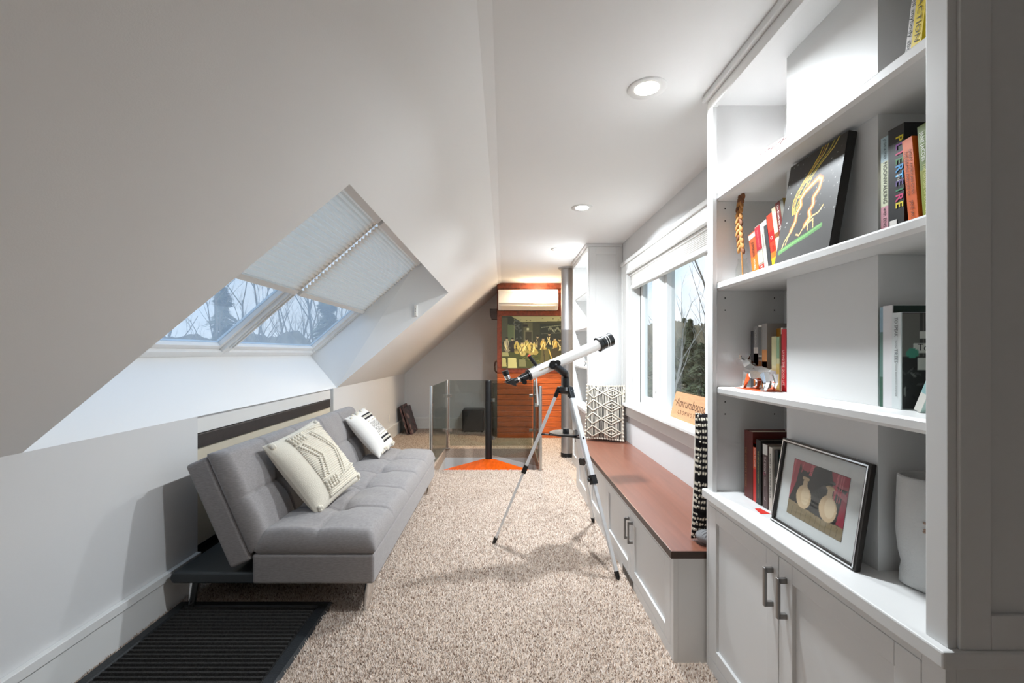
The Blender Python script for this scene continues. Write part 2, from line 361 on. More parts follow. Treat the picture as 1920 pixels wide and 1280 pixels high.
m = MB(); m.box(1.235, 1.262, 3.86, 3.95, .837, .852); m.tube([(1.24, 3.9, .85), (1.215, 3.97, .862), (1.205, 4.05, .858), (1.21, 4.08, .872)], .006)
rel(r, m).build('crank_handle', TRIM, r, smooth='auto')
rel(r, MB().box(1.19, 1.2, 3.575, 3.6, 1.0, 1.12)).build('latch', TRIM, r, bevel=.003)
r = thing('cellular_shade', 'raised white cellular shade stacked at the window head', 'window shade', (1.2, 3.1, 1.895))
m = MB(); vs = []; n = 16
for i in range(n+1):
    z = 1.925+(2.016-1.925)*i/n; x = 1.178+.006*(i % 2); vs += [(x, 2.025, z), (x, 4.205, z)]
for i in range(n+1):
    z = 2.016-(2.016-1.925)*i/n; x = 1.225-.006*(i % 2); vs += [(x, 2.025, z), (x, 4.205, z)]
k = len(vs)//2; m.add(vs, [(2*i, 2*i+1, (2*i+3) % len(vs), (2*i+2) % len(vs)) for i in range(k)]+[tuple(2*i for i in range(k)), tuple(2*i+1 for i in range(k))])
rel(r, m).build('cells', SHADE, r)
rel(r, MB().box(1.176, 1.228, 2.025, 4.205, 1.893, 1.926)).build('bottom_rail', TRIM, r, bevel=.005)
# sign on the sill
wd_sign = mat('sign_plywood', (188, 142, 102), .6, var=.1, vscale=10, stretch=(1, 1, 8))
sg = thing('wooden_sign', 'small plywood sign with burnt lettering leaning on the window', 'sign', (1.226, 3.03, .837), (0, math.atan2(.045, .18), 0))
poly = []; hw, hh, rr = .32, .19, .018
for cx_, cz_, a0 in ((hw-rr, hh-rr, 0), (-hw+rr, hh-rr, 90), (-hw+rr, rr, 180), (hw-rr, rr, 270)):
    for t in range(0, 91, 30): a = math.radians(a0+t); poly.append((cx_+rr*math.cos(a), cz_+rr*math.sin(a)))
MB().prism(poly, 'x', 0, .008).build('board', wd_sign, sg)
BURN = mat('burnt_ink', (92, 56, 34), .8)
Mt = lambda y, z: frame((-.0008, y, z), (0, -1, 0), (0, 0, 1))
text('Amrumbsund', .085, BURN, sg, Mt(.02, .115), width=.48); text('C R O M N O T T O N', .04, BURN, sg, Mt(.0, .05), width=.4)
m = MB().tube([(-.001, .26, .115), (-.001, .285, .128), (-.001, .305, .118)], .0015, 5); m.build('flourish', BURN, sg)
# ------------------------------------------------------------------ shaker cabinetry
def shaker(parent, face, y0, y1, z0, z1, st=.064, th=.02, hy=None, hz=(.504, .626), name='door'):
    """door on a plane X=face, facing -X"""
    m = MB(); f0, f1 = face, face+th
    m.box(f0, f1, y0, y0+st, z0, z1); m.box(f0, f1, y1-st, y1, z0, z1); m.box(f0, f1, y0+st, y1-st, z0, z0+st*.86); m.box(f0, f1, y0+st, y1-st, z1-st*.86, z1)
    d = rel(parent, m).build(name, CAB, parent, bevel=.0018)
    rel(parent, MB().box(f0+.011, f1-.001, y0+st-.004, y1-st+.004, z0+st*.8, z1-st*.8)).build('door_panel', CAB, d)
    if hy is not None:
        m = MB(); xo = face-.0285
        m.box(xo, xo+.009, hy-.006, hy+.006, *hz); m.box(xo+.004, face+.001, hy-.006, hy+.006, hz[0], hz[0]+.016); m.box(xo+.004, face+.001, hy-.006, hy+.006, hz[1]-.016, hz[1])
        rel(parent, m).build('handle', NICKEL, d, bevel=.0015)
    return d
SHELVES = ((1.957, 1.922), (1.588, 1.556), (1.163, 1.131))
def bookcase(y0, y1, xf, which, chase=None):
    """y0 near end, y1 far end, xf cabinet front plane"""
    near = which == 'near'
    wh = 'beside the framed print' if near else 'beside the metal stovepipe'
    # base cabinet
    r = thing('base_cabinet', 'white two-door shaker base cabinet under the '+('book-filled shelves' if near else 'sparse shelves beside the stovepipe'), 'cabinet', ((xf+XR)/2, (y0+y1)/2, 0))
    rel(r, MB().box(xf+.021, XR-.002, y0, y1, 0, .70)).build('body', CAB, r)
    m = MB(); m.box(xf, xf+.021, y0, y0+.05, 0, .70); m.box(xf, xf+.021, y1-.018, y1, 0, .70); m.box(xf, xf+.021, y0+.05, y1-.018, .677, .70); m.box(xf, xf+.021, y0+.05, y1-.018, 0, .052)
    rel(r, m).build('face_frame', CAB, r, bevel=.001)
    ym = (y0+.05+y1-.018)/2
    shaker(r, xf, ym+.0015, y1-.0195, .0535, .6755, hy=ym+.032); shaker(r, xf, y0+.0515, ym-.0015, .0535, .6755, hy=ym-.037)
    t = box('countertop', CAB, xf-.016, XR-.002, y0-.012, y1+.01, .70, .734, bevel=.004)
    tag(t, 'white painted counter ledge '+('carrying the framed print' if near else 'of the bookcase beside the stovepipe'), 'countertop')
    # upper unit
    r = thing('bookcase', 'white built-in bookcase '+('full of books and pictures' if near else 'with nearly empty shelves beside the stovepipe'), 'bookcase', ((xf+XR)/2, (y0+y1)/2, .734))
    ztop = 2.301
    m = MB(); m.box(xf+.004, xf+.022, y1-.046, y1, .734, 2.345); rel(r, m).build('stile', CAB, r, bevel=.0015)
    m = MB(); m.box(xf+.004, xf+.022, y0, y0+.046, .734, 2.345); rel(r, m).build('stile', CAB, r, bevel=.0015)
    rel(r, MB().box(xf+.004, xf+.022, y0+.046, y1-.046, ztop, 2.345)).build('top_rail', CAB, r, bevel=.0015)
    rel(r, MB().box(xf-.012, XR-.002, y0-.012, y1+.012, 2.346, ZC-.0005)).build('crown', CAB, r, bevel=.003)
    rel(r, MB().box(xf+.022, XR-.02, y1-.036, y1, .734, 2.345)).build('side_panel', CAB, r)
    sp = rel(r, MB().box(xf+.022, XR-.002, y0+.004, y0+.036, .734, 2.345)).build('side_panel', CAB, r)
    m = MB(); e0, e1 = y0-.006, y0+.004               # shaker frame on the end that faces the stairs-side viewer
    m.box(xf+.022, xf+.082, e0, e1, .734, 2.345); m.box(XR-.062, XR-.002, e0, e1, .734, 2.345); m.box(xf+.082, XR-.062, e0, e1, .734, .80); m.box(xf+.082, XR-.062, e0, e1, 2.27, 2.345)
    rel(r, m).build('end_frame', CAB, sp, bevel=.002)
    rel(r, MB().box(XR-.02, XR-.004, y0+.036, y1-.036, .734, 2.345)).build('back_panel', CAB, r)
    rel(r, MB().box(xf+.022, XR-.02, y0+.036, y1-.036, 2.315, 2.345)).build('top_panel', CAB, r)
    if chase:
        zz = [.734]+[v for p in SHELVES[::-1] for v in (p[1], p[0])]+[2.315]
        for a, b_ in zip(zz[::2], zz[1::2]):
            rel(r, MB().box(.974, XR-.02, chase[0], chase[1], a, b_)).build('boxed_chase', CAB, r, bevel=.001)
    for zt, zb in SHELVES:
        xs = xf+.024; c = .009; pr = [(xs, zb+c), (xs+c, zb), (XR-.02, zb), (XR-.02, zt), (xs+c*.7, zt), (xs, zt-c*.7)]
        rel(r, MB().prism(pr, 'y', y0+.037, y1-.037)).build('shelf', CAB, r)
    for zt, zb in SHELVES:
        for dz in (-.05, -.0, .05) :
            for xx in (xf+.06, XR-.06):
                for yy in ([y1-.0365]+([chase[0]-.0005] if chase and xx > 1 else [])):
                    rel(r, MB().ball((xx, yy, zb-.03+dz), .003, .001, .003, 6, 4)).build('shelf_pin_hole', BLACK, r)
BY0, BY1, BX = .8725, 1.900, .848
bookcase(BY0, BY1, BX, 'near', (1.183, 1.565))
TY0, TY1, TX = 4.47, 5.46, .825
bookcase(TY0, TY1, TX, 'far')
# window bench
r = thing('window_bench', 'long low white bench cabinet under the window', 'bench', (.94, 3.14, 0))
bx = .714; by0, by1 = 1.912, 4.40
rel(r, MB().box(bx+.021, XR-.002, by0, TY0-.014, 0, .438)).build('body', CAB, r)
m = MB(); m.box(bx, bx+.021, by0, by0+.035, 0, .438); m.box(bx, bx+.021, by1-.03, TY0-.014, 0, .438); m.box(bx, bx+.021, by0+.035, by1-.03, .416, .438); m.box(bx, bx+.021, by0+.035, by1-.03, 0, .05)
rel(r, m).build('face_frame', CAB, r, bevel=.001)
dy = (by1-.03-by0-.035)/4
for i in range(4):
    a = by0+.035+i*dy; hy = a+dy-.035 if i % 2 == 0 else a+.035
    shaker(r, bx, a+.0015, a+dy-.0015, .0515, .4145, hy=hy, hz=(.246, .368))
m = MB().box(bx-.003, bx+.002, 2.5, 2.72, .008, .045)
for i in range(9): m.box(bx-.006, bx, 2.51+i*.023, 2.517+i*.023, .01, .043)
rel(r, m).build('toe_vent', NICKEL, r)
r = thing('mahogany_worktop', 'polished red-brown mahogany bench top below the window', 'bench top', (.94, 3.14, .438))
rel(r, MB().box(bx-.0085, XR-.001, by0-.0, TY0-.012, .441, .469)).build('board', MAHOG, r, bevel=.0015)
rel(r, MB().box(bx-.0105, bx-.008, by0, TY0-.012, .438, .468)).build('front_edge', DARKEDGE, r)
rel(r, MB().box(bx-.0105, XR-.001, by0-.003, by0, .438, .468)).build('end_edge', DARKEDGE, r)
# ------------------------------------------------------------------ sofa bed
sy0, sy1 = 2.25, 4.24; L_ = sy1-sy0
so = thing('sofa_bed', 'grey tufted fabric sofa bed on chrome legs', 'sofa', (-1.15, (sy0+sy1)/2, 0))
m = MB(); m.prism([(-1.655, .175), (-1.645, .157), (-1.2, .157), (-1.2, .212), (-1.64, .212), (-1.655, .198)], 'y', sy0+.005, sy1-.005)
rel(so, m).build('base_platform', LEATHER, so, bevel=.012, seg=3)
rel(so, MB().box(-1.245, -.642, sy0, sy1, .157, .305)).build('seat_frame', SOFA_D, so, bevel=.014, seg=3)
def cushion(name, Mp, W, L, h0, hp, ncol, nrow, parent, mt, na=60, nb=220, r=.05):
    a = np.linspace(0, 1, na+1); a = (1-np.cos(a*PI))/2*.35+a*.65; b = np.linspace(0, 1, nb+1); b = (1-np.cos(b*PI))/2*.2+b*.8
    A, B = np.meshgrid(a*W, b*L, indexing='ij')
    ea = np.clip(np.minimum(A, W-A)/r, 0, 1); eb = np.clip(np.minimum(B, L-B)/r, 0, 1)
    edge = np.sqrt(1-(1-ea)**2)*np.sqrt(1-(1-eb)**2)
    pa = W/nrow; pb = L/ncol
    da = np.minimum(*[np.abs(A-i*pa) for i in (1, nrow-1)]) if nrow > 1 else np.full_like(A, 9.)
    db = np.min([np.abs(B-i*pb) for i in range(1, ncol)], axis=0)
    seam = np.exp(-(db/.009)**2)*.014+np.exp(-(db/.07)**2)*.012
    seam += np.exp(-(da/.009)**2)*.010+np.exp(-(da/.07)**2)*.010
    tuft = np.exp(-(da**2+db**2)/.055**2)*.022
    puff = np.sin(PI*np.clip((A % pa)/pa, 0, 1))**.5*.0+1
    hgt = h0*.25+(h0*.75+hp*(np.sin(PI*A/W)**.6)*.5+hp*.5)*edge-(seam+tuft)*edge
    hgt += .0025*np.sin(B*23+A*9)*edge
    v = []; f = []; n1, n2 = na+1, nb+1
    ins = .0
    for i in range(n1):
        for j in range(n2): v.append(tuple(Mp(A[i, j], B[i, j], hgt[i, j])))
    for i in range(na):
        for j in range(nb): f.append((i*n2+j, (i+1)*n2+j, (i+1)*n2+j+1, i*n2+j+1))
    ring = [(i, 0) for i in range(n1)]+[(na, j) for j in range(1, n2)]+[(i, nb) for i in range(na-1, -1, -1)]+[(0, j) for j in range(nb-1, 0, -1)]
    base = len(v)
    for (i, j) in ring: v.append(tuple(Mp(min(max(A[i, j], .012), W-.012), min(max(B[i, j], .012), L-.012), 0)))
    k = len(ring)
    for t in range(k):
        i, j = ring[t]; i2, j2 = ring[(t+1) % k]; f.append((i*n2+j, i2*n2+j2, base+(t+1) % k, base+t))
    f.append(tuple(base+t for t in range(k)))
    mb = MB(); mb.v = v; mb.f = f
    return rel(parent, mb).build(name, mt, parent, smooth=True)
cushion('seat_cushion', lambda a, b, h: V((-1.235+a, sy0+b, .303+h)), .60, L_, .075, .05, 5, 2, so, SOFA)
bd = V((-1.50, 0, .775))-V((-1.275, 0, .265)); BL = bd.length; bd.normalize(); bn = V((-bd.z, 0, bd.x))*-1   # up the back, forward normal
ob = V((-1.275, 0, .265))
def bk(a, b, h): return ob+bd*a+bn*h+V((0, sy0+b, 0))
m = MB(); vs = [bk(a, b, h) for a in (0, BL) for b in (0, L_) for h in (-.085, .03)]
m.add(vs, [(0,1,3,2), (4,6,7,5), (0,4,5,1), (2,3,7,6), (0,2,6,4), (1,5,7,3)]); rel(so, m).build('back_frame', SOFA_D, so, bevel=.016, seg=3)
cushion('back_cushion', lambda a, b, h: bk(.03+a, b, .028+h), BL-.02, L_, .06, .045, 5, 2, so, SOFA)
for (x, y, dx) in ((-.675, sy0+.055, .0), (-.675, sy1-.055, .0), (-1.56, sy0+.055, 0), (-1.56, sy1-.055, 0)):
    m = MB(); n = 12
    m.tube([(x, y, .16), (x-.008, y, .1), (x-.018, y, .03), (x-.022, y, .0)], [.027, .023, .017, .015], 16) ; rel(so, m).build('leg', CHROME, so, smooth='auto')
# ------------------------------------------------------------------ pillows
def pillow(name, label, c, ux, uy, W, Hh, T, mt, fn=None, n=48, group=None, pw=2.6):
    """c centre, ux/uy in-plane axes, front normal = ux x uy"""
    r = thing(name, label, 'pillow', c, group=group)
    ux = V(ux).normalized(); nz = ux.cross(V(uy)).normalized(); uy = nz.cross(ux)
    def sf(u, v, side=1, off=0):
        t = max(0, (1-abs(u)**pw))*max(0, (1-abs(v)**pw)); pin = 1-.07*(abs(u)*abs(v))**1.0; k = .05
        x = u*W/2*(1-k*(1-v*v)*abs(u)**4*.9)*pin**0; y = v*Hh/2*(1-k*(1-u*u)*abs(v)**4*.9)
        z = side*(T/2*t**.5+off)
        return ux*x+uy*y+nz*z
    g = np.linspace(-1, 1, n+1); g = np.sin(g*PI/2)*.5+g*.5
    v = []; f = []; N1 = n+1
    for s_ in (1, -1):
        for i in range(N1):
            for j in range(N1): v.append(tuple(sf(g[i], g[j], s_)))
    o2 = N1*N1
    for i in range(n):
        for j in range(n):
            q_ = (i*N1+j, (i+1)*N1+j, (i+1)*N1+j+1, i*N1+j+1); f.append(q_); f.append(tuple(o2+t for t in q_[::-1]))
    mb = MB(); mb.v = v; mb.f = f
    ob_ = mb.build('cover', mt, r, smooth=True, fix=False)
    if fn is not None:
        U, Vv = np.meshgrid(g, g, indexing='ij'); cf = fn(U.ravel(), Vv.ravel()); cb = np.tile(np.array([[222, 216, 206.]]), (len(cf), 1)); colour_attr(ob_.data, np.vstack([cf, cb]))
    return r, sf
# macrame pillow
r1, sf = pillow('throw_pillow', 'cream macrame throw pillow leaning on the sofa back', (-1.125, 2.72, .635), (.10, .50, .085), (-.30, -.03, .37), .47, .49, .17, CREAM, group='throw pillows on the sofa')
def cordline(mb, pts, rad, n=5, off=0): mb.tube([sf(u, v, 1, off) for u, v in pts], rad, n)
panel = MB()                                           # plain cream backing patch under the cords
gu = np.linspace(-.52, .93, 20); gv = np.linspace(-.86, .86, 20)
panel.add([sf(u, v, 1, .002) for u in gu for v in gv], [(i*20+j, (i+1)*20+j, (i+1)*20+j+1, i*20+j+1) for i in range(19) for j in range(19)])
panel.build('backing', BACKC, r1, smooth=True, fix=False)
mb = MB()
for k in range(34):
    v = -.85+1.7*k/33; cordline(mb, [(-.52+1.45*t/9, v) for t in range(10)], .0042, 5, .004)
mb.build('cords', CORD, r1, smooth=True)['kind'] = 'stuff'
mb = MB()
def braid(pts, wob=.0):
    for (u0, v0), (u1, v1) in zip(pts, pts[1:]):
        L = math.hypot((u1-u0)*.235, (v1-v0)*.245); k = max(2, int(L/.0125))
        for i in range(k):
            t = i/k; p = sf(u0+(u1-u0)*t, v0+(v1-v0)*t, 1, .007); mb.ball(p, .0085, .0085, .0075, 7, 5)
for off in (-.06, .1, .46, .62):
    braid([(-.38+off, .52), (-.12+off*.9, .08), (-.38+off, -.42)] if off < .3 else [(-.1+off*.6, .7), (.22+off*.6, .05), (-.1+off*.6, -.62)])
braid([(.3, .82), (.9, .74)]); braid([(-.1, -.62), (.92, -.52)]); braid([(-.5, .84), (.92, .84)]); braid([(-.5, -.84), (.92, -.84)])
for (u0, v0) in ((-.48, .68), (-.48, -.62)):
    for i in range(5):
        for j in range(3): mb.ball(sf(u0+i*.1, v0+j*.085-.06, 1, .008), .0095, None, None, 7, 5)
mb.build('knots', CORD, r1, smooth=True)['kind'] = 'stuff'
for cu_, cv in ((-.93, .93), (.93, .93), (.93, -.93), (-.93, -.93)):
    mb = MB()
    for k in range(9): mb.ball(sf(cu_*(.93+.06*random.random()), cv*(.9+.1*random.random()), 1, .004), .013, None, None, 7, 5)
    mb.build('corner_tassel', CORD, r1, smooth=True)
# striped pillow
def stripes(u, v):
    c = np.tile(np.array([[226, 222, 216.]]), (len(u), 1)); x, y = u, v
    def put(mk, col): c[mk] = col
    for yc in (.60, -.55):
        put((np.abs(y-yc) < .125) & (x > -.28) & (x < .86), (46, 44, 46)); put((np.abs(y-yc) < .035) & (x > -.3) & (x < .9), (236, 232, 226))
    put((np.abs(y-.02) < .30) & (x > -.22) & (x < .86), (232, 228, 222))
    tri = np.abs(((x*3.4+.3) % 1)-.5)*2
    zz = (np.abs(y-.02)*4.6+tri*1.2) % .62
    put((np.abs(y-.02) < .27) & (x > -.2) & (x < .84) & (zz < .27), (40, 38, 40))
    return c
r2, sf2 = pillow('throw_pillow', 'white pillow with black woven stripes at the far sofa end', (-1.16, 3.98, .612), (.06, .50, .06), (-.31, -.04, .35), .37, .44, .14, CLOTHP, stripes, n=80, group='throw pillows on the sofa')
mb = MB()
for yc in (.60, -.55, .36, -.32):
    for k in range(7): mb.ball(sf2(-.2+k*.16, yc+random.uniform(-.02, .02), 1, .002), .0085 if abs(yc) > .5 else .006, None, None, 6, 5)
for k in range(26):
    e = random.choice((-1, 1)); mb.ball(sf2(random.uniform(-.95, .98), e*random.uniform(.86, .99), 1, .002), random.uniform(.008, .014), None, None, 6, 5)
mb.build('tufts', CORD, r2, smooth=True)
# bench pillow (macrame over stripes)
def bstripe(u, v):
    c = np.tile(np.array([[222, 214, 200.]]), (len(u), 1)); mk = ((u*13) % 1 < .55) & (np.abs(u) < .93) & (np.abs(v) < .95); c[mk] = (40, 38, 40); return c
r3, sf = pillow('bench_pillow', 'black and cream macrame pillow standing against the far bookcase', (.968, 4.34, .738), (.37, -.16, 0), (.075, .07, .54), .37, .53, .13, CLOTHP, bstripe, n=104, group='pillows on the window bench')
mb = MB()
for k in range(4):
    vc = .68-.46*k
    for (a, b_) in (((-.1, vc), (.4, vc+.2)), ((.4, vc+.2), (.9, vc)), ((.9, vc), (.4, vc-.2)), ((.4, vc-.2), (-.1, vc)), ((.12, vc), (.4, vc+.1)), ((.4, vc+.1), (.66, vc)), ((.66, vc), (.4, vc-.1)), ((.4, vc-.1), (.12, vc)),
                    ((-.1, vc), (-.55, vc+.2)), ((-.1, vc), (-.55, vc-.2)), ((-.55, vc+.2), (-.9, vc)), ((-.55, vc-.2), (-.9, vc))):
        for off in (0,): mb.tube([sf(a[0]+(b_[0]-a[0])*t/5, a[1]+(b_[1]-a[1])*t/5+off, 1, .004) for t in range(6)], .0062, 5)
for k in range(60):
    e = k/60*4; i = int(e); t = e-i; u, v = ((-1+2*t, 1), (1, 1-2*t), (1-2*t, -1), (-1, -1+2*t))[i]; mb.ball(sf(u*.97, v*.97, 1, .0), .011, None, None, 6, 5)
mb.build('cords', CORD, r3, smooth=True)['kind'] = 'stuff'
# bench pillow near the bookcase
def weave(u, v):
    c = np.tile(np.array([[34, 32, 34.]]), (len(u), 1)); w_ = v*11+.6*np.abs(((u*2) % 1)-.5)
    c[(w_ % 1 < .42) & ((u*17) % 1 < .62)] = (236, 228, 210); c[(np.abs(v) % .5 < .06)] = (26, 25, 27); return c
r4, sf4 = pillow('bench_pillow', 'black and white woven pillow wedged behind the near bookcase', (1.0, 2.005, .758), (.30, 0, 0), (.03, -.045, .58), .33, .57, .15, CLOTHP, weave, n=120, group='pillows on the window bench')
mb = MB()
mb.ball((-.105, -.02, -.255), .055, .05, .032, 16, 10); 
for k in range(7): mb.tube([(-.105+.05*math.cos(a)*math.cos(k*.3-.9), -.02+.0475*math.sin(k*.3-.9), -.255+.033*math.sin(a)) for a in np.linspace(.2, 2.9, 8)], .0022, 4)
mb.build('back_bulge', mat('grey_rib_knit', (150, 150, 152), .95, bump=.4, bscale=300), r4, smooth=True)
mb = MB()
for k in range(16): mb.ball(sf4(-.96+.03*random.random(), -.95+1.9*k/15, 1, 0), .005, None, None, 6, 5)
mb.build('edge_fringe', CORD, r4, smooth=True)
# ------------------------------------------------------------------ door mat
r = thing('door_mat', 'black rubber door mat with ribbed carpet', 'mat', (-1.28, 1.75, 0))
mx0, mx1, my0, my1 = -1.678, -.885, 1.15, 2.365; bw = .062
m = MB(); pr = [(0, .004), (.012, .016), (bw-.008, .02), (bw, .012), (bw, .003), (0, .003)]
for (x0, y0, x1, y1, nx_, ny_) in ((mx0, my0, mx1, my0, 0, 1), (mx1, my0, mx1, my1, -1, 0), (mx1, my1, mx0, my1, 0, -1), (mx0, my1, mx0, my0, 1, 0)):
    d = V((x1-x0, y1-y0, 0)).normalized(); n_ = V((nx_, ny_, 0)); a = [V((x0, y0, 0))+n_*p[0]+d*p[0]+V((0, 0, p[1])) for p in pr]; b_ = [V((x1, y1, 0))+n_*p[0]-d*p[0]+V((0, 0, p[1])) for p in pr]
    k = len(pr); m.add(a+b_, [(i, (i+1) % k, k+(i+1) % k, k+i) for i in range(k)])
rel(r, m).build('border', RUBBER, r)
m = MB(); m.box(mx0+bw-.002, mx1-bw+.002, my0+bw-.002, my1-bw+.002, .003, .011)
ny = 40
for i in range(ny):
    y = my0+bw+(my1-my0-2*bw)*(i+.5)/ny; hw_ = .0085
    m.prism([(y-hw_, .01), (y-hw_*.6, .021), (y+hw_*.6, .021), (y+hw_, .01)], 'x', mx0+bw+.004, mx1-bw-.004)
rel(r, m).build('ribbed_carpet', MATCARPET, r)
# ------------------------------------------------------------------ far wood partition
WYF = 6.97
wp = MB().box(-.098, 1.12, WYF+.03, YB, 0, ZC)
wp = struct(wp.build('wall_wood', CEDAR_D), 'cedar boarded partition wall holding the air conditioner', 'wall')
np_ = 12; ph = 1.0/np_
me0 = None
for i in range(np_):
    z0 = i*ph
    o = MB().box(-.096, 1.115, WYF+.008+.003*(i % 2), WYF+.034, z0+.0025, z0+ph-.0025).build('plank', CEDAR, wp, bevel=.004)
for (nm, a) in (('frame_rail', (-.098, 1.115, 1.0, 1.07)), ('frame_rail', (-.098, 1.115, 1.872, 1.945)), ('frame_stile', (-.098, -.026, 1.07, 1.872)), ('frame_rail', (-.098, 1.115, 2.29, ZC))):
    MB().box(a[0], a[1], WYF-.012, WYF+.034, a[2], a[3]).build(nm, CEDAR_D, wp, bevel=.004)
MB().box(-.096, 1.115, WYF+.012, WYF+.034, 1.945, 2.29).build('upper_board', CEDAR_D, wp)
MB().box(-.026, 1.115, WYF+.012, WYF+.034, 1.07, 1.872).build('middle_board', CEDAR_D, wp)
MB().tube([(-.1, WYF+.0, 1.19), (-.125, WYF-.0, 1.16), (-.135, WYF, 1.10), (-.125, WYF, 1.03), (-.1, WYF, 1.0)], .012, 8).build('pull_handle', IRON, wp, smooth=True)
t = MB().prism([(-.21, 1.98), (-.10, 1.98), (-.10, 1.82), (-.185, 1.82), (-.205, 1.88)], 'y', WYF-.01, WYF+.12).build('beam_end', DARKWOOD, wp, bevel=.004)
# picture
def banquet(u, v):
    p = Pic(u, v, (62, 66, 46)); rr = random.Random(3)
    p.poly([(.15, 1), (.32, .885), (1, .91), (1, 1)], (176, 176, 130)); p.poly([(0, 1), (.15, 1), (.32, .885), (.32, .5), (0, .45)], (48, 54, 44))
    p.poly([(.09, .84), (.2, .83), (.2, .52), (.09, .5)], (98, 112, 78)); p.poly([(.195, .97), (.205, .97), (.205, .52), (.195, .52)], (168, 170, 120))
    p.poly([(.0, .98), (.09, .98), (.09, .5), (0, .5)], (80, 84, 66))
    for k in range(14): p.ell(rr.uniform(.2, .32), rr.uniform(.55, .92), .012, .03, (86, 92, 84), rr.uniform(0, 3))
    p.poly([(.35, .87), (.5, .88), (.5, .5), (.35, .5)], (92, 94, 66)); p.poly([(.36, .72), (.5, .72), (.5, .52), (.36, .52)], (112, 110, 80)); p.poly([(.38, .7), (.48, .7), (.48, .52), (.38, .52)], (64, 62, 42))
    p.poly([(.34, .84), (.42, .84), (.42, .8), (.34, .8)], (40, 38, 28)); p.poly([(.4, .77), (.44, .77), (.44, .73), (.4, .73)], (190, 190, 150))
    p.poly([(.62, .86), (1, .86), (1, .5), (.62, .5)], (42, 50, 42))
    for k in range(14): p.ell(.76+.018*k, .74+.03*math.sin(k), .006, .03, (150, 158, 130), .2)
    p.line([(.64, .78), (.98, .83)], .008, (118, 126, 100)); p.line([(.64, .66), (.98, .68)], .006, (92, 96, 78))
    for (x, y) in ((.3, .93), (.4, .92), (.46, .92), (.66, .96), (.83, .95), (.92, .93), (.95, .97)): p.ell(x, y, .012, .008, (92, 88, 60))
    p.poly([(0, 0), (1, 0), (1, .3), (.6, .42), (0, .3)], (70, 76, 34))
    for k in range(40): p.ell(rr.uniform(.3, .75), rr.uniform(.05, .35), .03, .008, rr.choice([(96, 104, 44), (54, 62, 28), (112, 116, 56)]), rr.uniform(-.6, .6))
    for (x, y, cc) in ((.08, .46, (178, 172, 140)), (.17, .45, (52, 50, 46)), (.24, .42, (206, 186, 96)), (.33, .38, (226, 208, 124)), (.4, .44, (190, 176, 90)), (.47, .4, (214, 192, 104)), (.53, .4, (206, 186, 100)), (.58, .5, (70, 66, 50)), (.67, .46, (214, 180, 84)), (.77, .55, (46, 46, 36)), (.86, .46, (208, 172, 80)), (.94, .44, (58, 54, 40))):
        p.ell(x, y, .045, .085, cc); p.ell(x+.01, y-.1, .05, .05, tuple(t*.8 for t in cc)); p.ell(x, y+.1, .02, .027, (196, 176, 132)); p.ell(x, y+.118, .022, .016, (50, 44, 34))
        for t in range(3): p.line([(x+rr.uniform(-.04, .04), y+.05), (x+rr.uniform(-.05, .05), y-.1)], .005, rr.choice([(60, 52, 30), (244, 232, 160)]))
    for (x0, x1, y0, y1, cc) in ((0, .08, .03, .2, (186, 182, 118)), (.09, .25, .0, .2, (200, 198, 134)), (.27, .4, .03, .17, (128, 130, 88)), (.0, .12, .23, .31, (160, 160, 110))):
        p.poly([(x0, y0), (x1, y0), (x1-.015, y1), (x0, y1)], cc); p.line([(x0, y0), (x0, y1), (x1-.015, y1), (x1, y0)], .005, (60, 60, 40))
    p.poly([(.62, .1), (.78, .08), (.75, .36), (.64, .36)], (96, 90, 52)); p.poly([(.78, .1), (.98, .16), (.9, .4), (.8, .36)], (66, 58, 38)); p.line([(.76, .36), (.82, .14)], .008, (206, 176, 90)); p.line([(.68, .34), (.69, .12)], .006, (50, 46, 28))
    return p.c
pc = thing('wall_picture', 'large framed banquet hall picture on the cedar partition', 'picture', (.447, WYF-.014, 1.07))
MB().box(-.473, .473, -.004, .012, .002, .8).build('panel', mat('picture_edge', (150, 148, 110), .5), pc)
grid_print('print', PRINT, pc, (-.47, -.0055, .005), (1, 0, 0), (0, 0, 1), .94, .79, 190, 160, banquet)
# AC
ac = thing('air_conditioner', 'white wall-mounted split air conditioner on the cedar partition', 'air conditioner', (.368, WYF-.012, 1.95))
hw = .449; pr = [(0, 0), (-.13, 0), (-.19, .055), (-.205, .10), (-.2, .27), (-.16, .302), (0, .302)]
MB().prism(pr, 'x', -hw, hw).build('body', ACW, ac, bevel=.01, seg=3)
MB().prism([(-.14, .002), (-.197, .058), (-.2, .056), (-.145, -.002)], 'x', -hw+.05, hw-.05).build('louver', mat('louver', (226, 216, 200), .4), ac)
m = MB()
m.tube([(-hw+.01, -.206, .088), (0, -.2068, .098), (hw-.01, -.206, .088)], .002, 5); m.build('panel_seam', NICKEL, ac)
m = MB(); m.box(-.01, .015, -.2075, -.203, .092, .098); m.box(.055, .08, -.2075, -.203, .092, .098); m.build('indicator', BLACK, ac)
# stovepipe
sp = thing('stovepipe', 'grey metal stovepipe rising to the ceiling by the far bookcase', 'pipe', (.80, 5.72, 0))
MB().lathe([(.075, 0), (.075, 1.58), (.078, 1.585), (.078, 1.60), (.075, 1.605), (.075, ZC-.02)], n=32).build('pipe', PIPE, sp, smooth='auto')
MB().lathe([(.105, ZC-.02), (.11, ZC-.012), (.11, ZC-.0005), (.07, ZC-.0005)], n=32).build('ceiling_collar', PIPE, sp, smooth='auto')
MB().lathe([(.08, .0), (.08, .05), (.078, .055)], n=32).build('base_collar', BLACKM, sp, smooth='auto')
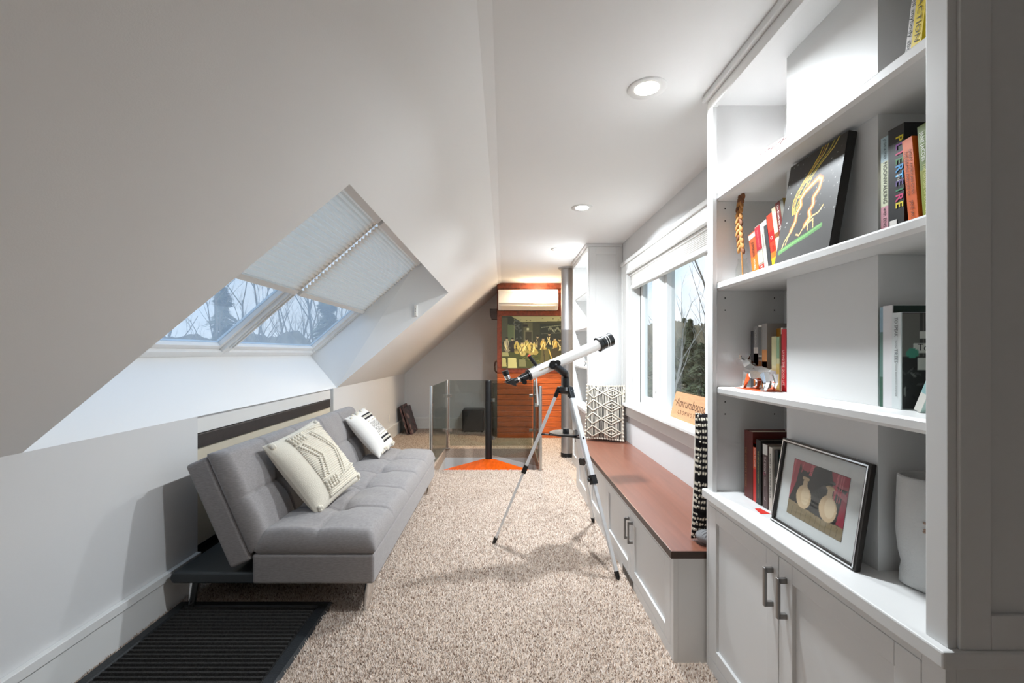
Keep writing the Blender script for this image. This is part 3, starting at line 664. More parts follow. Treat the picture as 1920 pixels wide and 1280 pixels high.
# speaker and leaning boards, outlets
s_ = thing('speaker', 'black box speaker on the carpet by the gable wall', 'speaker', (-.50, 7.62, 0))
MB().box(-.18, .18, -.17, .17, .012, .375).build('cabinet', BLACK, s_, bevel=.03, seg=4)
MB().box(-.155, .155, -.178, -.165, .035, .35).build('grille', mat('grille_cloth', (28, 29, 30), .9, bump=.4, bscale=500), s_, bevel=.006)
for a, b_ in ((-.14, -.13), (.14, -.13), (-.14, .13), (.14, .13)): MB().lathe([(.018, 0), (.018, .014)], (a, b_, 0), 10).build('foot', RUBBER, s_)
def abstract(seed, base):
    def fn(u, v):
        p = Pic(u, v, base); rr = random.Random(seed)
        for k in range(40): p.ell(rr.random(), rr.random(), rr.uniform(.05, .2), rr.uniform(.02, .08), rr.choice([(58, 46, 46), (120, 70, 62), (150, 120, 112), (40, 36, 38), (96, 62, 70)]), rr.uniform(0, 3))
        return p.c
    return fn
for k in range(2):
    bl = P(768+9*k, 803, 7.5); bl.z = 0
    s_ = thing('leaning_canvas', 'dark wrapped canvas leaning in the knee-wall corner'+(', front of the pair' if k else ', behind its partner'), 'canvas', (-1.50+.05*k, 7.45, 0), (0, math.radians(-17), 0), group='canvases in the corner')
    MB().box(-.03, .0, -.22, .26, .002, .48-.03*k).build('canvas', mat('dark_canvas', (44, 38, 40), .7), s_, bevel=.003)
    grid_print('print', PRINT, s_, (.001, -.22, .004), (0, 1, 0), (0, 0, 1), .48, .475-.03*k, 30, 30, abstract(k, (66, 54, 56)))
    grid_print('edge_print', PRINT, s_, (-.03, -.2205, .004), (1, 0, 0), (0, 0, 1), .03, .475-.03*k, 6, 30, abstract(k+5, (80, 64, 64)))
def outlet(loc, ax, label):
    r = thing('wall_outlet', label, 'outlet', loc)
    M = Matrix.Rotation(0 if ax == 'x' else -PI/2, 4, 'Z')
    MB().box(0, .006, -.036, .036, -.058, .058, M).build('cover_plate', TRIM, r, bevel=.002)
    for z in (.022, -.022): MB().box(.005, .0075, -.016, .016, z-.014, z+.014, M).build('socket', ACW, r, bevel=.002)
outlet((XL, 6.78, .33), 'x', 'white wall outlet on the knee wall past the sofa')
o_ = thing('wall_outlet', 'white outlet on the side of the far base cabinet', 'outlet', (TX, 5.1, .5)) if False else None
# ------------------------------------------------------------------ stairwell, spiral stair, glass railing
z0 = -2.6
for sd, a in (('left', (HX0-.1, HX0, HY0-.1, HY1+.1)), ('right', (HX1, HX1+.1, HY0-.1, HY1+.1)), ('front', (HX0, HX1, HY0-.1, HY0)), ('back', (HX0, HX1, HY1, HY1+.1))):
    struct(box('wall_stairwell_'+sd, DARKPIT, *a, z0, -.12), 'dim '+sd+' wall of the stair opening below the carpet', 'wall')
struct(box('floor_lower', CARPET, HX0-.1, HX1+.1, HY0-.1, HY1+.1, z0-.1, z0), 'dim lower floor under the spiral stair', 'floor')

pcx, pcy = -.185, 5.66
st = thing('spiral_staircase', 'spiral staircase with black pole and orange wooden treads', 'staircase', (pcx, pcy, -2.6))
MB().lathe([(.042, 0), (.042, 3.55), (.040, 3.56), (.036, 3.565), (.0, 3.566)], n=28).build('center_pole', BLACKM, st, smooth='auto')
ld = MB(); pts = [(-.74+.0, HY0+.002), (.33, HY0+.002), (.30, HY0+.06), (pcx+.09, pcy-.03), (pcx+.03, pcy+.03), (pcx-.06, pcy-.0)]
ld.prism(pts, 'z', -.055, -.012); rel(st, ld).build('landing_tread', ORANGE, st, bevel=.004)
for k in range(8):
    a0 = math.radians(-28+(-1)*(-30)*k); z = -.25-.21*k; m = MB(); pl = []
    for (rad, a) in ((.05, a0-.5), (.5, a0-.27), (.51, a0), (.5, a0+.27), (.05, a0+.5)): pl.append((pcx+rad*math.cos(a), pcy+rad*math.sin(a)))
    m.prism(pl, 'z', z-.04, z); rel(st, m).build('tread', ORANGE, st, bevel=.003)
gr = thing('glass_railing', 'glass panel railing with steel posts around the stair opening', 'railing', (-.19, 5.6, 0))
posts = [(HX0-.015, HY0+.0, .0), (HX0+.02, HY1+.015, 0), (HX1+.015, HY1+.015, 0), (HX1-.0, HY0-.0, 0)]
for i, (x, y, z) in enumerate(posts):
    rel(gr, MB().lathe([(.045, 0), (.045, .006), (.019, .008), (.019, .93), (.017, .936), (.0, .937)], (x, y, 0), 20)).build('post', STEEL, gr, smooth='auto')
def gpanel(a, b_, inset=.035):
    a, b_ = V((*a, 0)), V((*b_, 0)); d = (b_-a).normalized(); n_ = V((-d.y, d.x, 0))*.005; a2, b2 = a+d*inset, b_-d*inset
    vs = [p+s*n_+V((0, 0, z)) for p in (a2, b2) for s in (-1, 1) for z in (.04, .93)]
    gm = MB().add(vs, [(0,1,3,2), (4,6,7,5), (0,4,5,1), (2,3,7,6), (0,2,6,4), (1,5,7,3)])
    g_ = rel(gr, gm).build('glass_panel', RAILGLASS, gr)
    for e, dd in ((a, d), (b_, -d)):
        for z in (.25, .72):
            cm = MB(); c0 = e+dd*.045
            vs = [c0+d*t+s*n_*2.6+V((0, 0, z+zz)) for t in (-.03, .022) for s in (-1, 1) for zz in (-.02, .02)]
            cm.add(vs, [(0,1,3,2), (4,6,7,5), (0,4,5,1), (2,3,7,6), (0,2,6,4), (1,5,7,3)]); rel(gr, cm).build('glass_clip', STEEL, g_, bevel=.004)
gpanel(posts[0][:2], posts[1][:2]); gpanel(posts[1][:2], posts[2][:2]); gpanel(posts[2][:2], posts[3][:2]); gpanel((pcx+.03, pcy), posts[3][:2], .03)
# ------------------------------------------------------------------ telescope
ts = thing('telescope', 'white refractor telescope on a three-legged aluminium tripod', 'telescope', (.42, 3.06, 0))
def TP(x, y, z): return V((x, y, z))-V((.42, 3.06, 0))
hub = V((.42, 3.06, 1.055))
feet = [V((-.069, 3.10, 0)), V((.690, 3.487, 0)), V((.659, 2.603, 0))]
ALU = mat('white_aluminium', (222, 223, 224), .3, metal=.3)
for fo in feet:
    out = V((fo.x-hub.x, fo.y-hub.y, 0)).normalized(); top = hub+out*.055+V((0, 0, -.01)); d = fo-top; LL = d.length; d.normalize(); side = d.cross(V((0, 0, 1))).normalized(); nn = side.cross(d)
    def bar(mb, t0, t1, w1, w2):
        vs = [top+d*t+side*a+nn*b_-V((.42, 3.06, 0)) for t in (t0, t1) for a in (-w1, w1) for b_ in (-w2, w2)]
        return mb.add(vs, [(0,1,3,2), (4,6,7,5), (0,4,5,1), (2,3,7,6), (0,2,6,4), (1,5,7,3)])
    lg = bar(MB(), .03, .56, .016, .010).build('leg', ALU, ts, bevel=.003)
    bar(MB(), .45, LL-.03, .011, .0075).build('lower_leg', ALU, lg, bevel=.002)
    bar(MB(), -.03, .045, .017, .013).build('hinge', BLACK, lg, bevel=.004)
    cb = bar(MB(), .545, .60, .019, .015); kn = top+d*.57+side*.03-V((.42, 3.06, 0)); cb.ball(kn, .01, None, None, 8, 6); cb.build('leg_clamp', BLACK, lg, smooth='auto')
    e = fo-V((.42, 3.06, 0)); MB().tube([e-d*.05, e-d*.012, e+V((0, 0, .002))], [.015, .012, .005], 8).build('foot_tip', BLACK, lg)
    p1 = top+d*.315-V((.42, 3.06, 0)); c1 = V((0, 0, .745))
    MB().tube([p1, c1+(p1-c1)*.15], .007, 6).build('brace', BLACK, ts); MB().ball(p1, .014, None, None, 8, 6).build('brace_pivot', BLACK, ts, smooth=True)
    MB().ball((out*.055+V((0, 0, 1.05))), .012, None, None, 8, 6).build('hub_bolt', STEEL, ts, smooth=True)
tr = MB().lathe([(.03, .75), (.11, .757), (.115, .765), (.11, .769), (.03, .763), (.0, .763)], n=28).build('accessory_tray', BLACK, ts, smooth='auto')
MB().lathe([(.022, .763), (.022, .79), (.018, .795), (0, .795)], n=16).build('tray_knob', BLACK, tr, smooth='auto')
MB().lathe([(.0, 1.02), (.045, 1.03), (.055, 1.05), (.045, 1.075), (.024, 1.085), (.022, 1.16), (.02, 1.17), (0, 1.17)], n=20).build('hub', BLACK, ts, smooth='auto')
ra, fb = V((.172, 3.00, 1.158)), V((.66, 3.16, 1.36)); ax = (fb-ra).normalized(); pv = ra+(fb-ra)*.325
o3 = V((.42, 3.06, 0)); fwd = V((0, -1, 0))
MB().tube([TP(.42, 3.06, 1.15), TP(.405, 3.03, 1.17), TP(.345, 3.0, 1.235-.02), TP(.33, 2.995, 1.235-.005)], [.026, .026, .024, .022], 12).build('mount_arm', BLACK, ts, smooth=True)
kp = pv-o3+V((0, -.05, 0)); MB().tube([kp+V((0, -.018, 0)), kp+V((0, .02, 0))], .030, 20).build('altitude_knob', BLACK, ts, smooth='auto')
MB().tube([kp+V((.025, -.02, .012)), kp+V((.025, .01, .012))], .02, 14).build('altitude_knob', BLACK, ts, smooth='auto')
tb = MB().tube([ra-o3, fb-o3], .0365, 28).build('optical_tube', SCOPE, ts, smooth='auto')
dw = MB().tube([fb-o3+ax*t for t in (-.006, -.005, .012, .013, .024, .025, .105, .106)], [.036, .051, .051, .044, .044, .047, .047, .043], 28).build('dew_shield', BLACK, ts, smooth='auto')
for t in (.048, .066): MB().tube([fb-o3+ax*t, fb-o3+ax*(t+.004)], .0478, 28).build('trim_ring', SCOPE, dw, smooth='auto')
fc = MB().tube([ra-o3-ax*t for t in (-.002, .012, .013, .06, .061, .075)], [.0375, .0375, .026, .026, .022, .022], 20).build('focuser', BLACK, ts, smooth='auto')
MB().tube([ra-o3-ax*.04+V((.0, -.04, -.03)), ra-o3-ax*.04+V((0, .04, -.03))], .016, 14).build('focus_knob', BLACK, fc, smooth='auto')
MB().tube([ra-o3-ax*.072, ra-o3-ax*.092], .017, 16).build('drawtube', CHROME, fc, smooth='auto')
MB().tube([ra-o3-ax*.09, ra-o3-ax*.122], .019, 16).build('diagonal_collar', BLACK, fc, smooth='auto')
upv = (V((0, 0, 1))-ax*ax.z).normalized(); dc = ra-o3-ax*.145; sd = ax.cross(upv)
pt = [dc+ax*.03-upv*.034, dc+ax*.03+upv*.022, dc-ax*.038+upv*.022]
MB().add([p+sd*.019 for p in pt]+[p-sd*.019 for p in pt], [(0, 1, 2), (5, 4, 3), (0, 3, 4, 1), (1, 4, 5, 2), (2, 5, 3, 0)]).build('star_diagonal', BLACK, fc, bevel=.002)
ey = dc-ax*.004
MB().tube([ey+upv*.018, ey+upv*.062, ey+upv*.064, ey+upv*.09], [.018, .018, .021, .021], 16).build('eyepiece', BLACK, fc, smooth='auto')
MB().tube([ey+upv*.03, ey+upv*.058], .0187, 16).build('eyepiece_barrel', CHROME, fc, smooth='auto')
fs = ra-o3+ax*.065+upv*.048
fn_ = MB().tube([fs-upv*.005, fs+upv*.068-ax*.022], .0125, 14).build('finder_scope', BLACK, ts, smooth='auto')
MB().tube([fs+upv*.066-ax*.0215, fs+upv*.074-ax*.024], .0115, 14).build('finder_lens', mat('red_plastic', (200, 60, 40), .4), fn_, smooth='auto')
MB().tube([fs-upv*.012-ax*.03, fs-upv*.012+ax*.03], .008, 8).build('finder_bracket', BLACK, fn_, smooth='auto')
MB().tube([ra-o3+ax*.06-sd*.03+V((0, -.03, -.025)), ra-o3+ax*.06+V((0, -.04, -.22))], .0062, 8).build('slow_motion_rod', SCOPE, ts, smooth='auto')
MB().tube([ra-o3+ax*.07+V((0, -.037, -.0)), ra-o3+ax*.15+V((0, -.037, -.0))], .003, 6).build('tube_label', mat('gold_ink', (120, 96, 50), .4), tb)
# ------------------------------------------------------------------ books
def book(X, Y0, Z, t, h, d, col, label, lean=0, bands=(), txt=None, tcol=None, tsize=None, group='', txts=(), soft=False):
    """spine faces -X at X; occupies Y0..Y0+t; lean > 0 tips its top towards +Y"""
    th = math.radians(lean)
    r = thing('book', label, 'book', (X, Y0+(0 if lean < 0 else t), Z+.0005), (-th, 0, 0), group=group)
    y0, y1 = (-t, 0) if lean >= 0 else (0, t)
    cm = mat('cover_%d_%d_%d' % col, col, .45); ct = .0022
    m = MB(); m.box(.0, ct, y0, y1, 0, h); m.box(ct, d, y0, y0+ct, 0, h); m.box(ct, d, y1-ct, y1, 0, h); m.build('cover', cm, r)
    MB().box(ct, d-.004, y0+ct, y1-ct, .003, h-.004).build('pages', PAGES, r)
    for (z0, z1, bc) in bands: MB().box(-.0006, .0004, y0+.0004, y1-.0004, z0*h, z1*h).build('spine_band', mat('ink_%d_%d_%d' % bc, bc, .5), r)
    ym = (y0+y1)/2
    for (s, zc, ln, sz, c, off) in ([(txt, .5, .8, tsize, tcol or (236, 234, 228), 0)] if txt else [])+list(txts):
        text(s, sz or t*.62, mat('ink_%d_%d_%d' % c, c, .6), r, frame((-.0012, ym+off*t, zc*h), (0, 0, -1), (0, -1, 0)), 'spine_text', width=ln*h)
    return r
G2 = 'books on the shelf with the black canvas'; z = 1.588
yb = 1.745
A = [(.045, .165, (168, 82, 46), 'thick paperback, brown above and orange below, beside the dried wheat', ((0, .42, (226, 110, 34)), (.86, .97, (196, 190, 182))), (('JUMA', .66, .22, .02, (60, 34, 26), 0), ('JANE', .47, .16, .018, (60, 34, 26), 0), ('YOUNG', .22, .24, .016, (236, 226, 214), 0))),
     (.034, .185, (150, 140, 128), 'paperback with dark red upper spine and bright red foot', ((.48, .98, (158, 34, 46)), (0, .16, (222, 52, 38)), (.2, .44, (196, 182, 160))), (('GOOD HEALTH', .72, .36, .012, (220, 120, 120), 0), ('II', .1, .06, .02, (240, 230, 220), 0))),
     (.022, .19, (206, 198, 184), 'pale cream thin paperback with a dark spine label', ((.52, .8, (176, 172, 162)),), (('THE PATH HOME', .62, .3, .009, (70, 64, 60), 0),)),
     (.020, .195, (60, 60, 62), 'thin charcoal paperback with a cream edge', ((.9, 1, (220, 212, 196)),), ()),
     (.033, .205, (222, 58, 36), 'paperback fading from red to yellow', ((0, .2, (236, 178, 30)), (.2, .3, (226, 110, 34)), (.5, .68, (200, 24, 22))), (('FIRE', .36, .1, .018, (120, 30, 20), 0), ('O', .56, .05, .02, (250, 240, 230), 0))),
     (.022, .225, (226, 206, 172), 'tall cream paperback with a small brown spine band', ((.5, .57, (140, 84, 40)),), ()),
     (.026, .235, (222, 196, 140), 'book with a dark maroon upper spine reading On Death and Dying', ((.44, 1, (108, 34, 30)),), (('On Death and Dying', .72, .46, .014, (238, 232, 224), 0), ('e', .36, .06, .03, (236, 216, 176), 0))),
     (.018, .24, (170, 140, 60), 'tall mustard book next to the black canvas', ((.6, 1, (120, 118, 110)),), ())]
for (t, h, col, lb, bands, tx) in A:
    th = math.radians(11); yb -= t/math.cos(th)+.0015
    book(.955, yb, z+t*math.sin(th), t, h, .125, col, lb, lean=11, bands=bands, txts=tx, group=G2)
# near group on the same shelf
book(.965, 1.137, z, .026, .258, .15, (196, 190, 170), 'book reading Moonwalking with Einstein in pale blue, cream and pink', bands=((.76, 1, (176, 198, 204)), (.32, .76, (204, 208, 178)), (0, .32, (206, 150, 160))), group=G2,
     txts=(('JOSHUA FOER', .88, .2, .011, (60, 76, 84), 0), ('MOONWALKING', .55, .4, .0155, (30, 34, 30), 0), ('with EINSTEIN', .16, .29, .0135, (40, 24, 30), 0)))
bb = book(.96, 1.09, z, .045, .265, .15, (24, 23, 24), 'thick black book with rainbow spine letters', group=G2, txts=(('I', .12, .05, .03, (210, 206, 200), .18),))
rain = [(214, 196, 40), (128, 46, 140), (206, 60, 110), (60, 120, 70), (60, 150, 210), (60, 160, 220), (90, 70, 130), (40, 120, 80), (206, 50, 110), (222, 200, 40)]
for i, ch in enumerate('PLIERTEIRE'): text(ch, .029, mat('ink_%d_%d_%d' % rain[i], rain[i], .6), bb, frame((-.0012, -.032, .232-.0178*i), (0, 0, -1), (0, -1, 0)), 'spine_text', bold=.0006)
text('and', .012, INKW, bb, frame((-.0016, -.032, .138), (0, 0, -1), (0, -1, 0)), 'spine_text')
book(.955, 1.045, z+.0006, .026, .218, .14, (214, 96, 30), 'orange book with dark two-line spine title', lean=5, group=G2, txts=(('THE DEATH AND LIFE OF', .62, .5, .0095, (92, 46, 26), .22), ('GREAT AMERICAN CITIES', .62, .5, .0095, (92, 46, 26), -.2), ('JANE JACOBS', .17, .28, .011, (92, 46, 26), 0)))
book(.955, 1.012, z+.0006, .022, .232, .14, (104, 122, 50), 'green book with white and yellow spine title', lean=4, bands=((0, .55, (132, 138, 24)),), group=G2, txts=(('JANE JACOBS', .78, .3, .012, (232, 232, 220), 0), ('THE NATURE OF ECONOMIES', .33, .55, .011, (214, 210, 130), 0)))
# top shelf
G1 = 'books on the top shelf'; z = 1.957
book(.95, 1.066, z, .018, .22, .14, (206, 202, 200), 'pale book with black script on the top shelf', lean=-9, group=G1, txts=(("don't tell anybody about", .55, .8, .015, (30, 30, 32), 0),))
book(.945, 1.036, z, .026, .225, .14, (226, 198, 26), 'bright yellow book on the top shelf', lean=-8, group=G1, txts=(('SATISFACTION', .6, .72, .017, (60, 52, 20), 0), ('o', .09, .04, .02, (236, 226, 190), 0)))
pb = thing('keepsake_box', 'pale pink box with thin line drawings on the top shelf', 'box', (1.06, 1.68, z+.0005), (0, 0, .12))
MB().box(-.07, .06, -.085, .075, 0, .085).build('box', mat('pink_card', (206, 184, 180), .8), pb, bevel=.004)
MB().box(-.073, .063, -.088, .078, .085, .112).build('lid', mat('pink_card_lid', (212, 192, 188), .8), pb, bevel=.004)
m = MB()
for k in range(9):
    y = -.075+.015*k; m.tube([(-.074, y, .09+.018*random.random()), (-.0745, y+.01, .1), (-.074, y+.02, .088+.02*random.random())], .0008, 4); m.tube([(-.071, y, .01+.06*random.random()), (-.0715, y+.012, .04), (-.071, y+.02, .01+.06*random.random())], .0008, 4)
m.build('line_drawing', mat('wine_ink', (90, 56, 60), .7), pb)
# shelf with chrome figurine
G3 = 'books on the figurine shelf'; z = 1.163
B = [(1.0, 1.819, .020, .225, (74, 74, 76), 'charcoal book at the inner end of the figurine shelf', (), ()),
     (1.0, 1.786, .032, .242, (190, 186, 182), 'book with grey upper spine and orange foot', ((0, .56, (222, 122, 40)), (.36, .56, (226, 104, 36)), (.57, .66, (226, 216, 206)), (.66, 1, (150, 146, 142))), (('TASTING GRACE', .82, .3, .014, (240, 238, 232), 0),)),
     (1.0, 1.761, .023, .246, (232, 226, 214), 'white-edged book with a grey spine panel', ((.52, .97, (112, 108, 104)), (.05, .44, (150, 96, 40)), (.45, .5, (90, 84, 78))), ()),
     (1.0, 1.726, .033, .25, (158, 152, 146), 'grey book fading to orange with red squares', ((0, .6, (216, 140, 70)), (.08, .42, (222, 90, 50))), ()),
     (1.035, 1.69, .034, .23, (166, 112, 22), 'mustard hardback behind the pale yellow books', (), ()),
     (.995, 1.658, .030, .198, (222, 208, 160), 'pale yellow paperback with a split spine', ((.46, 1, (206, 198, 150)),), ()),
     (.995, 1.640, .017, .196, (206, 200, 150), 'thin pale green-yellow paperback next to the white book', ((.6, 1, (150, 180, 140)), (0, .5, (216, 190, 110))), ()),
     (1.0, 1.630, .009, .228, (232, 230, 226), 'thin white book with a black spine strip', ((.4, .9, (40, 38, 38)),), ()),
     (.995, 1.602, .026, .222, (214, 34, 44), 'red book reading Living the Good Life', (), (('LIVING THE GOOD LIFE', .38, .56, .016, (240, 214, 206), 0),))]
for (x, y, t, h, col, lb, bands, tx) in B: book(x, y, z, t, h, .135, col, lb, bands=bands, txts=tx, group=G3)
cd_ = box('orange_card', mat('orange_card', (222, 92, 40), .6), .915, .992, 1.615, 1.80, z+.0004, z+.0024); tag(cd_, 'flat orange card under the chrome figurine', 'card')
fg = thing('chrome_figurine', 'faceted chrome animal figurine on the orange card', 'figurine', (.95, 1.70, z+.0025))
ske = [((.0, -.085, .055), .022), ((.0, -.04, .062), .026), ((.0, .01, .06), .027), ((0, .05, .074), .026), ((0, .078, .096), .02), ((0, .105, .106), .02), ((0, .135, .095), .013)]
m = MB(); m.tube([s_[0] for s_ in ske], [s_[1] for s_ in ske], 6); m.build('body', CHROME, fg, fix=True)
for (x, y, dy_) in ((-.016, -.075, -.01), (.016, -.075, .01), (-.016, .035, .02), (.016, .04, .0)):
    MB().tube([(x, y, .06), (x*1.3, y-.01+dy_, .03), (x*1.3, y+dy_, .006), (x*1.3, y+.018+dy_, .0)], [.017, .011, .008, .009], 5).build('leg', CHROME, fg)
for x in (-.014, .014): MB().tube([(x, .098, .115), (x*1.4, .09, .13)], [.008, .003], 5).build('ear', CHROME, fg)
MB().tube([(0, -.1, .06), (0, -.115, .03), (0, -.11, .012)], [.006, .005, .003], 5).build('tail', CHROME, fg)
# near group
book(.968, 1.159, z, .011, .254, .16, (96, 130, 122), 'thin teal book with a forest spine', bands=((.75, 1, (140, 170, 186)), (0, .3, (50, 90, 72))), group=G3)
wb = book(.966, 1.130, z, .028, .256, .165, (226, 225, 226), 'thick white-spined book with a dark green cover', group=G3)
MB().box(.0025, .164, -.0285, -.0278, .001, .255).build('cover_sheet', mat('dark_green', (30, 52, 44), .4), wb)
sb = book(.964, 1.104, z, .025, .236, .16, (216, 222, 222), 'white book reading To Speak for the Trees', group=G3, txts=(('TO SPEAK', .85, .2, .013, (70, 74, 74), 0), ('for the', .67, .08, .008, (110, 110, 110), 0), ('TREES', .55, .14, .013, (70, 74, 74), 0), ('DIANA BERESFORD-KROEGER', .3, .34, .006, (90, 90, 90), 0)))
def forest(u, v):
    p = Pic(u, v, (38, 37, 36)); rr = random.Random(9)
    p.poly([(0, .55), (1, .55), (1, 1), (0, 1)], (104, 102, 96))
    for k in range(6): x = rr.random(); p.poly([(x, .5), (x+.06, .5), (x+.05, 1), (x+.01, 1)], rr.choice([(60, 58, 56), (150, 148, 142)]))
    p.ell(.75, .9, .25, .12, (150, 150, 142))
    for k in range(40): p.ell(rr.random(), rr.random()*.5, .06, .012, rr.choice([(70, 70, 68), (20, 20, 20), (110, 110, 106)]), rr.uniform(0, 3))
    p.poly([(.28, .8), (1, .84), (1, .74), (.28, .73)], (206, 204, 196)); p.poly([(.18, .68), (1, .7), (1, .58), (.18, .58)], (206, 204, 196)); p.poly([(.25, .53), (1, .53), (1, .42), (.25, .4)], (206, 204, 196)); p.ell(.16, .58, .1, .05, (70, 140, 118))
    return p.c
grid_print('cover_print', PRINT, sb, (.003, -.0256, .001), (1, 0, 0), (0, 0, 1), .155, .234, 60, 80, forest)
for s, zc, sz in (('DIANA', .19, .011), ('To Speak', .15, .024), ('for the', .112, .018)): text(s, sz, INKK, sb, frame((.085, -.0262, zc), (1, 0, 0), (0, 0, 1)), 'cover_text')
text('TREES', .008, INKW, sb, frame((.075, -.0262, .06), (1, 0, 0), (0, 0, 1)), 'cover_text')
lb_ = book(.955, 1.042, z, .018, .15, .12, (190, 214, 206), 'small pale green book leaning at the shelf end', lean=-24, bands=((0, .3, (216, 214, 206)), (.3, .5, (150, 190, 190))), group=G3)
# counter books
G4 = 'books beside the framed print'; z = .7345
D = [(.958, 1.748, .060, .262, (96, 34, 26), 'thick maroon leather-bound book on the counter', (), (('THE COMPLETE WORKS', .45, .6, .012, (190, 140, 90), .3),)),
     (.958, 1.721, .024, .222, (222, 40, 28), 'red paperback with orange lettering on the counter', ((.56, 1, (232, 96, 60)), (.93, 1, (226, 60, 60))), (('HOW TO LOVE', .76, .32, .013, (250, 236, 214), 0),)),
     (.955, 1.689, .030, .24, (36, 34, 30), 'black book with gold spine title on the counter', (), (('THE ART OF PHOTOGRAPHY', .58, .5, .012, (196, 190, 120), 0), ('FOURTH EDITION', .22, .24, .009, (150, 140, 90), 0))),
     (.972, 1.676, .011, .228, (224, 218, 204), 'thin cream paperback between the dark books', (), ()),
     (.955, 1.645, .030, .232, (92, 70, 68), 'dusky brown book reading The Secret on the counter', ((.84, 1, (228, 222, 214)),), (('THE SECRET', .68, .26, .015, (236, 222, 216), 0), ('THERESA', .42, .14, .011, (216, 196, 192), 0), ('o', .54, .05, .03, (190, 90, 120), 0), ('of', .15, .06, .012, (216, 206, 200), 0))),
     (.958, 1.622, .021, .228, (222, 216, 204), 'white paperback with black spine lettering', (), (('ROBERT ANTHONY MILLER', .55, .7, .012, (40, 38, 36), 0),)),
     (.965, 1.600, .020, .222, (40, 38, 36), 'dark paperback with white script', (), (('Journey', .42, .3, .016, (220, 216, 206), 0),)),
     (.97, 1.579, .019, .208, (60, 170, 172), 'turquoise paperback standing behind the framed print', (), ())]
for (x, y, t, h, col, lb, bands, tx) in D: book(x, y, z, t, h, .16, col, lb, bands=bands, txts=tx, group=G4)
o = MB().prism([(.905, 1.60), (.915, 1.655), (.935, 1.655), (.94, 1.60)], 'z', .7343, .7355).build('red_bookmark', mat('red_card', (214, 50, 40), .6)); tag(o, 'small red paper slip on the counter by the books', 'paper')
# framed print: generic stand-in
def drapes(u, v):
    p = Pic(u, v, (46, 42, 42)); rr = random.Random(4)
    p.poly([(0, 0), (1, 0), (1, .22), (.7, .18), (0, .26)], (150, 130, 100)); 
    for k in range(10): p.line([(k*.11, 0), (k*.11+.02, .2)], .006, (122, 104, 80))
    p.poly([(0, .26), (.0, 1), (.14, 1), (.1, .6)], (178, 66, 82)); p.poly([(.12, 1), (.18, .86), (.3, .84), (.44, 1)], (170, 64, 78)); p.poly([(.7, 1), (.74, .86), (.85, .78), (1, .78), (1, 1)], (166, 58, 74)); p.poly([(.88, .22), (1, .2), (1, .8), (.92, .66)], (160, 50, 72)); p.poly([(.72, .72), (1, .6), (1, .7), (.76, .8)], (178, 96, 112))
    for k in range(14): x = rr.choice([rr.uniform(.0, .1), rr.uniform(.2, .4), rr.uniform(.76, .98)]); p.line([(x, .98), (x-.03, .8 if .15 < x < .6 else .55)], .006, (206, 98, 112))
    for (x, y, s) in ((.28, .22, 1.0), (.72, .2, 1.05)):      # two plain pale urns
        p.ell(x, y+.18*s, .14*s, .2*s, (214, 184, 148)); p.ell(x+.03, y+.2*s, .08*s, .15*s, (228, 204, 172)); p.poly([(x-.05*s, y+.34*s), (x+.05*s, y+.34*s), (x+.035*s, y+.48*s), (x-.035*s, y+.48*s)], (214, 188, 156)); p.ell(x, y+.5*s, .07*s, .035*s, (206, 178, 144))
    p.poly([(0, 0), (1, 0), (1, .16), (0, .2)], (146, 128, 100))
    for k in range(12): p.line([(k*.09, 0), (k*.09+.015, .17)], .005, (118, 102, 78))
    return p.c
fw, fh = .372, .283; al = math.atan2(.044, fh)
fp = thing('framed_print', 'dark framed print with red drapes and white mat leaning on the counter', 'picture', (.906, 1.362, .7345), (0, al, 0))
m = MB(); b_ = .014
for (y0, y1, z0, z1) in ((-fw/2, -fw/2+b_, 0, fh), (fw/2-b_, fw/2, 0, fh), (-fw/2+b_, fw/2-b_, 0, b_), (-fw/2+b_, fw/2-b_, fh-b_, fh)): m.box(0, .018, y0, y1, z0, z1)
FR = mat('pewter_frame', (66, 62, 60), .25, metal=.7)
fr = m.build('frame', FR, fp, bevel=.003)
m = MB(); 
for (y0, y1, z0, z1) in ((-fw/2+.005, -fw/2+.009, .005, fh-.005), (fw/2-.009, fw/2-.005, .005, fh-.005), (-fw/2+.005, fw/2-.005, .005, .009), (-fw/2+.005, fw/2-.005, fh-.009, fh-.005)): m.box(-.0012, .001, y0, y1, z0, z1)
m.build('silver_bead', CHROME, fr)
MB().box(.010, .013, -fw/2+b_-.002, fw/2-b_+.002, b_-.002, fh-b_+.002).build('mat_board', mat('mat_board', (228, 228, 230), .8), fp)
grid_print('print', PRINT, fp, (.0095, .122, .05), (0, -1, 0), (0, 0, 1), .24, .178, 120, 90, drapes)
MB().box(.0045, .0055, -fw/2+b_-.001, fw/2-b_+.001, b_-.001, fh-b_+.001).build('glazing', CLEAR, fp)
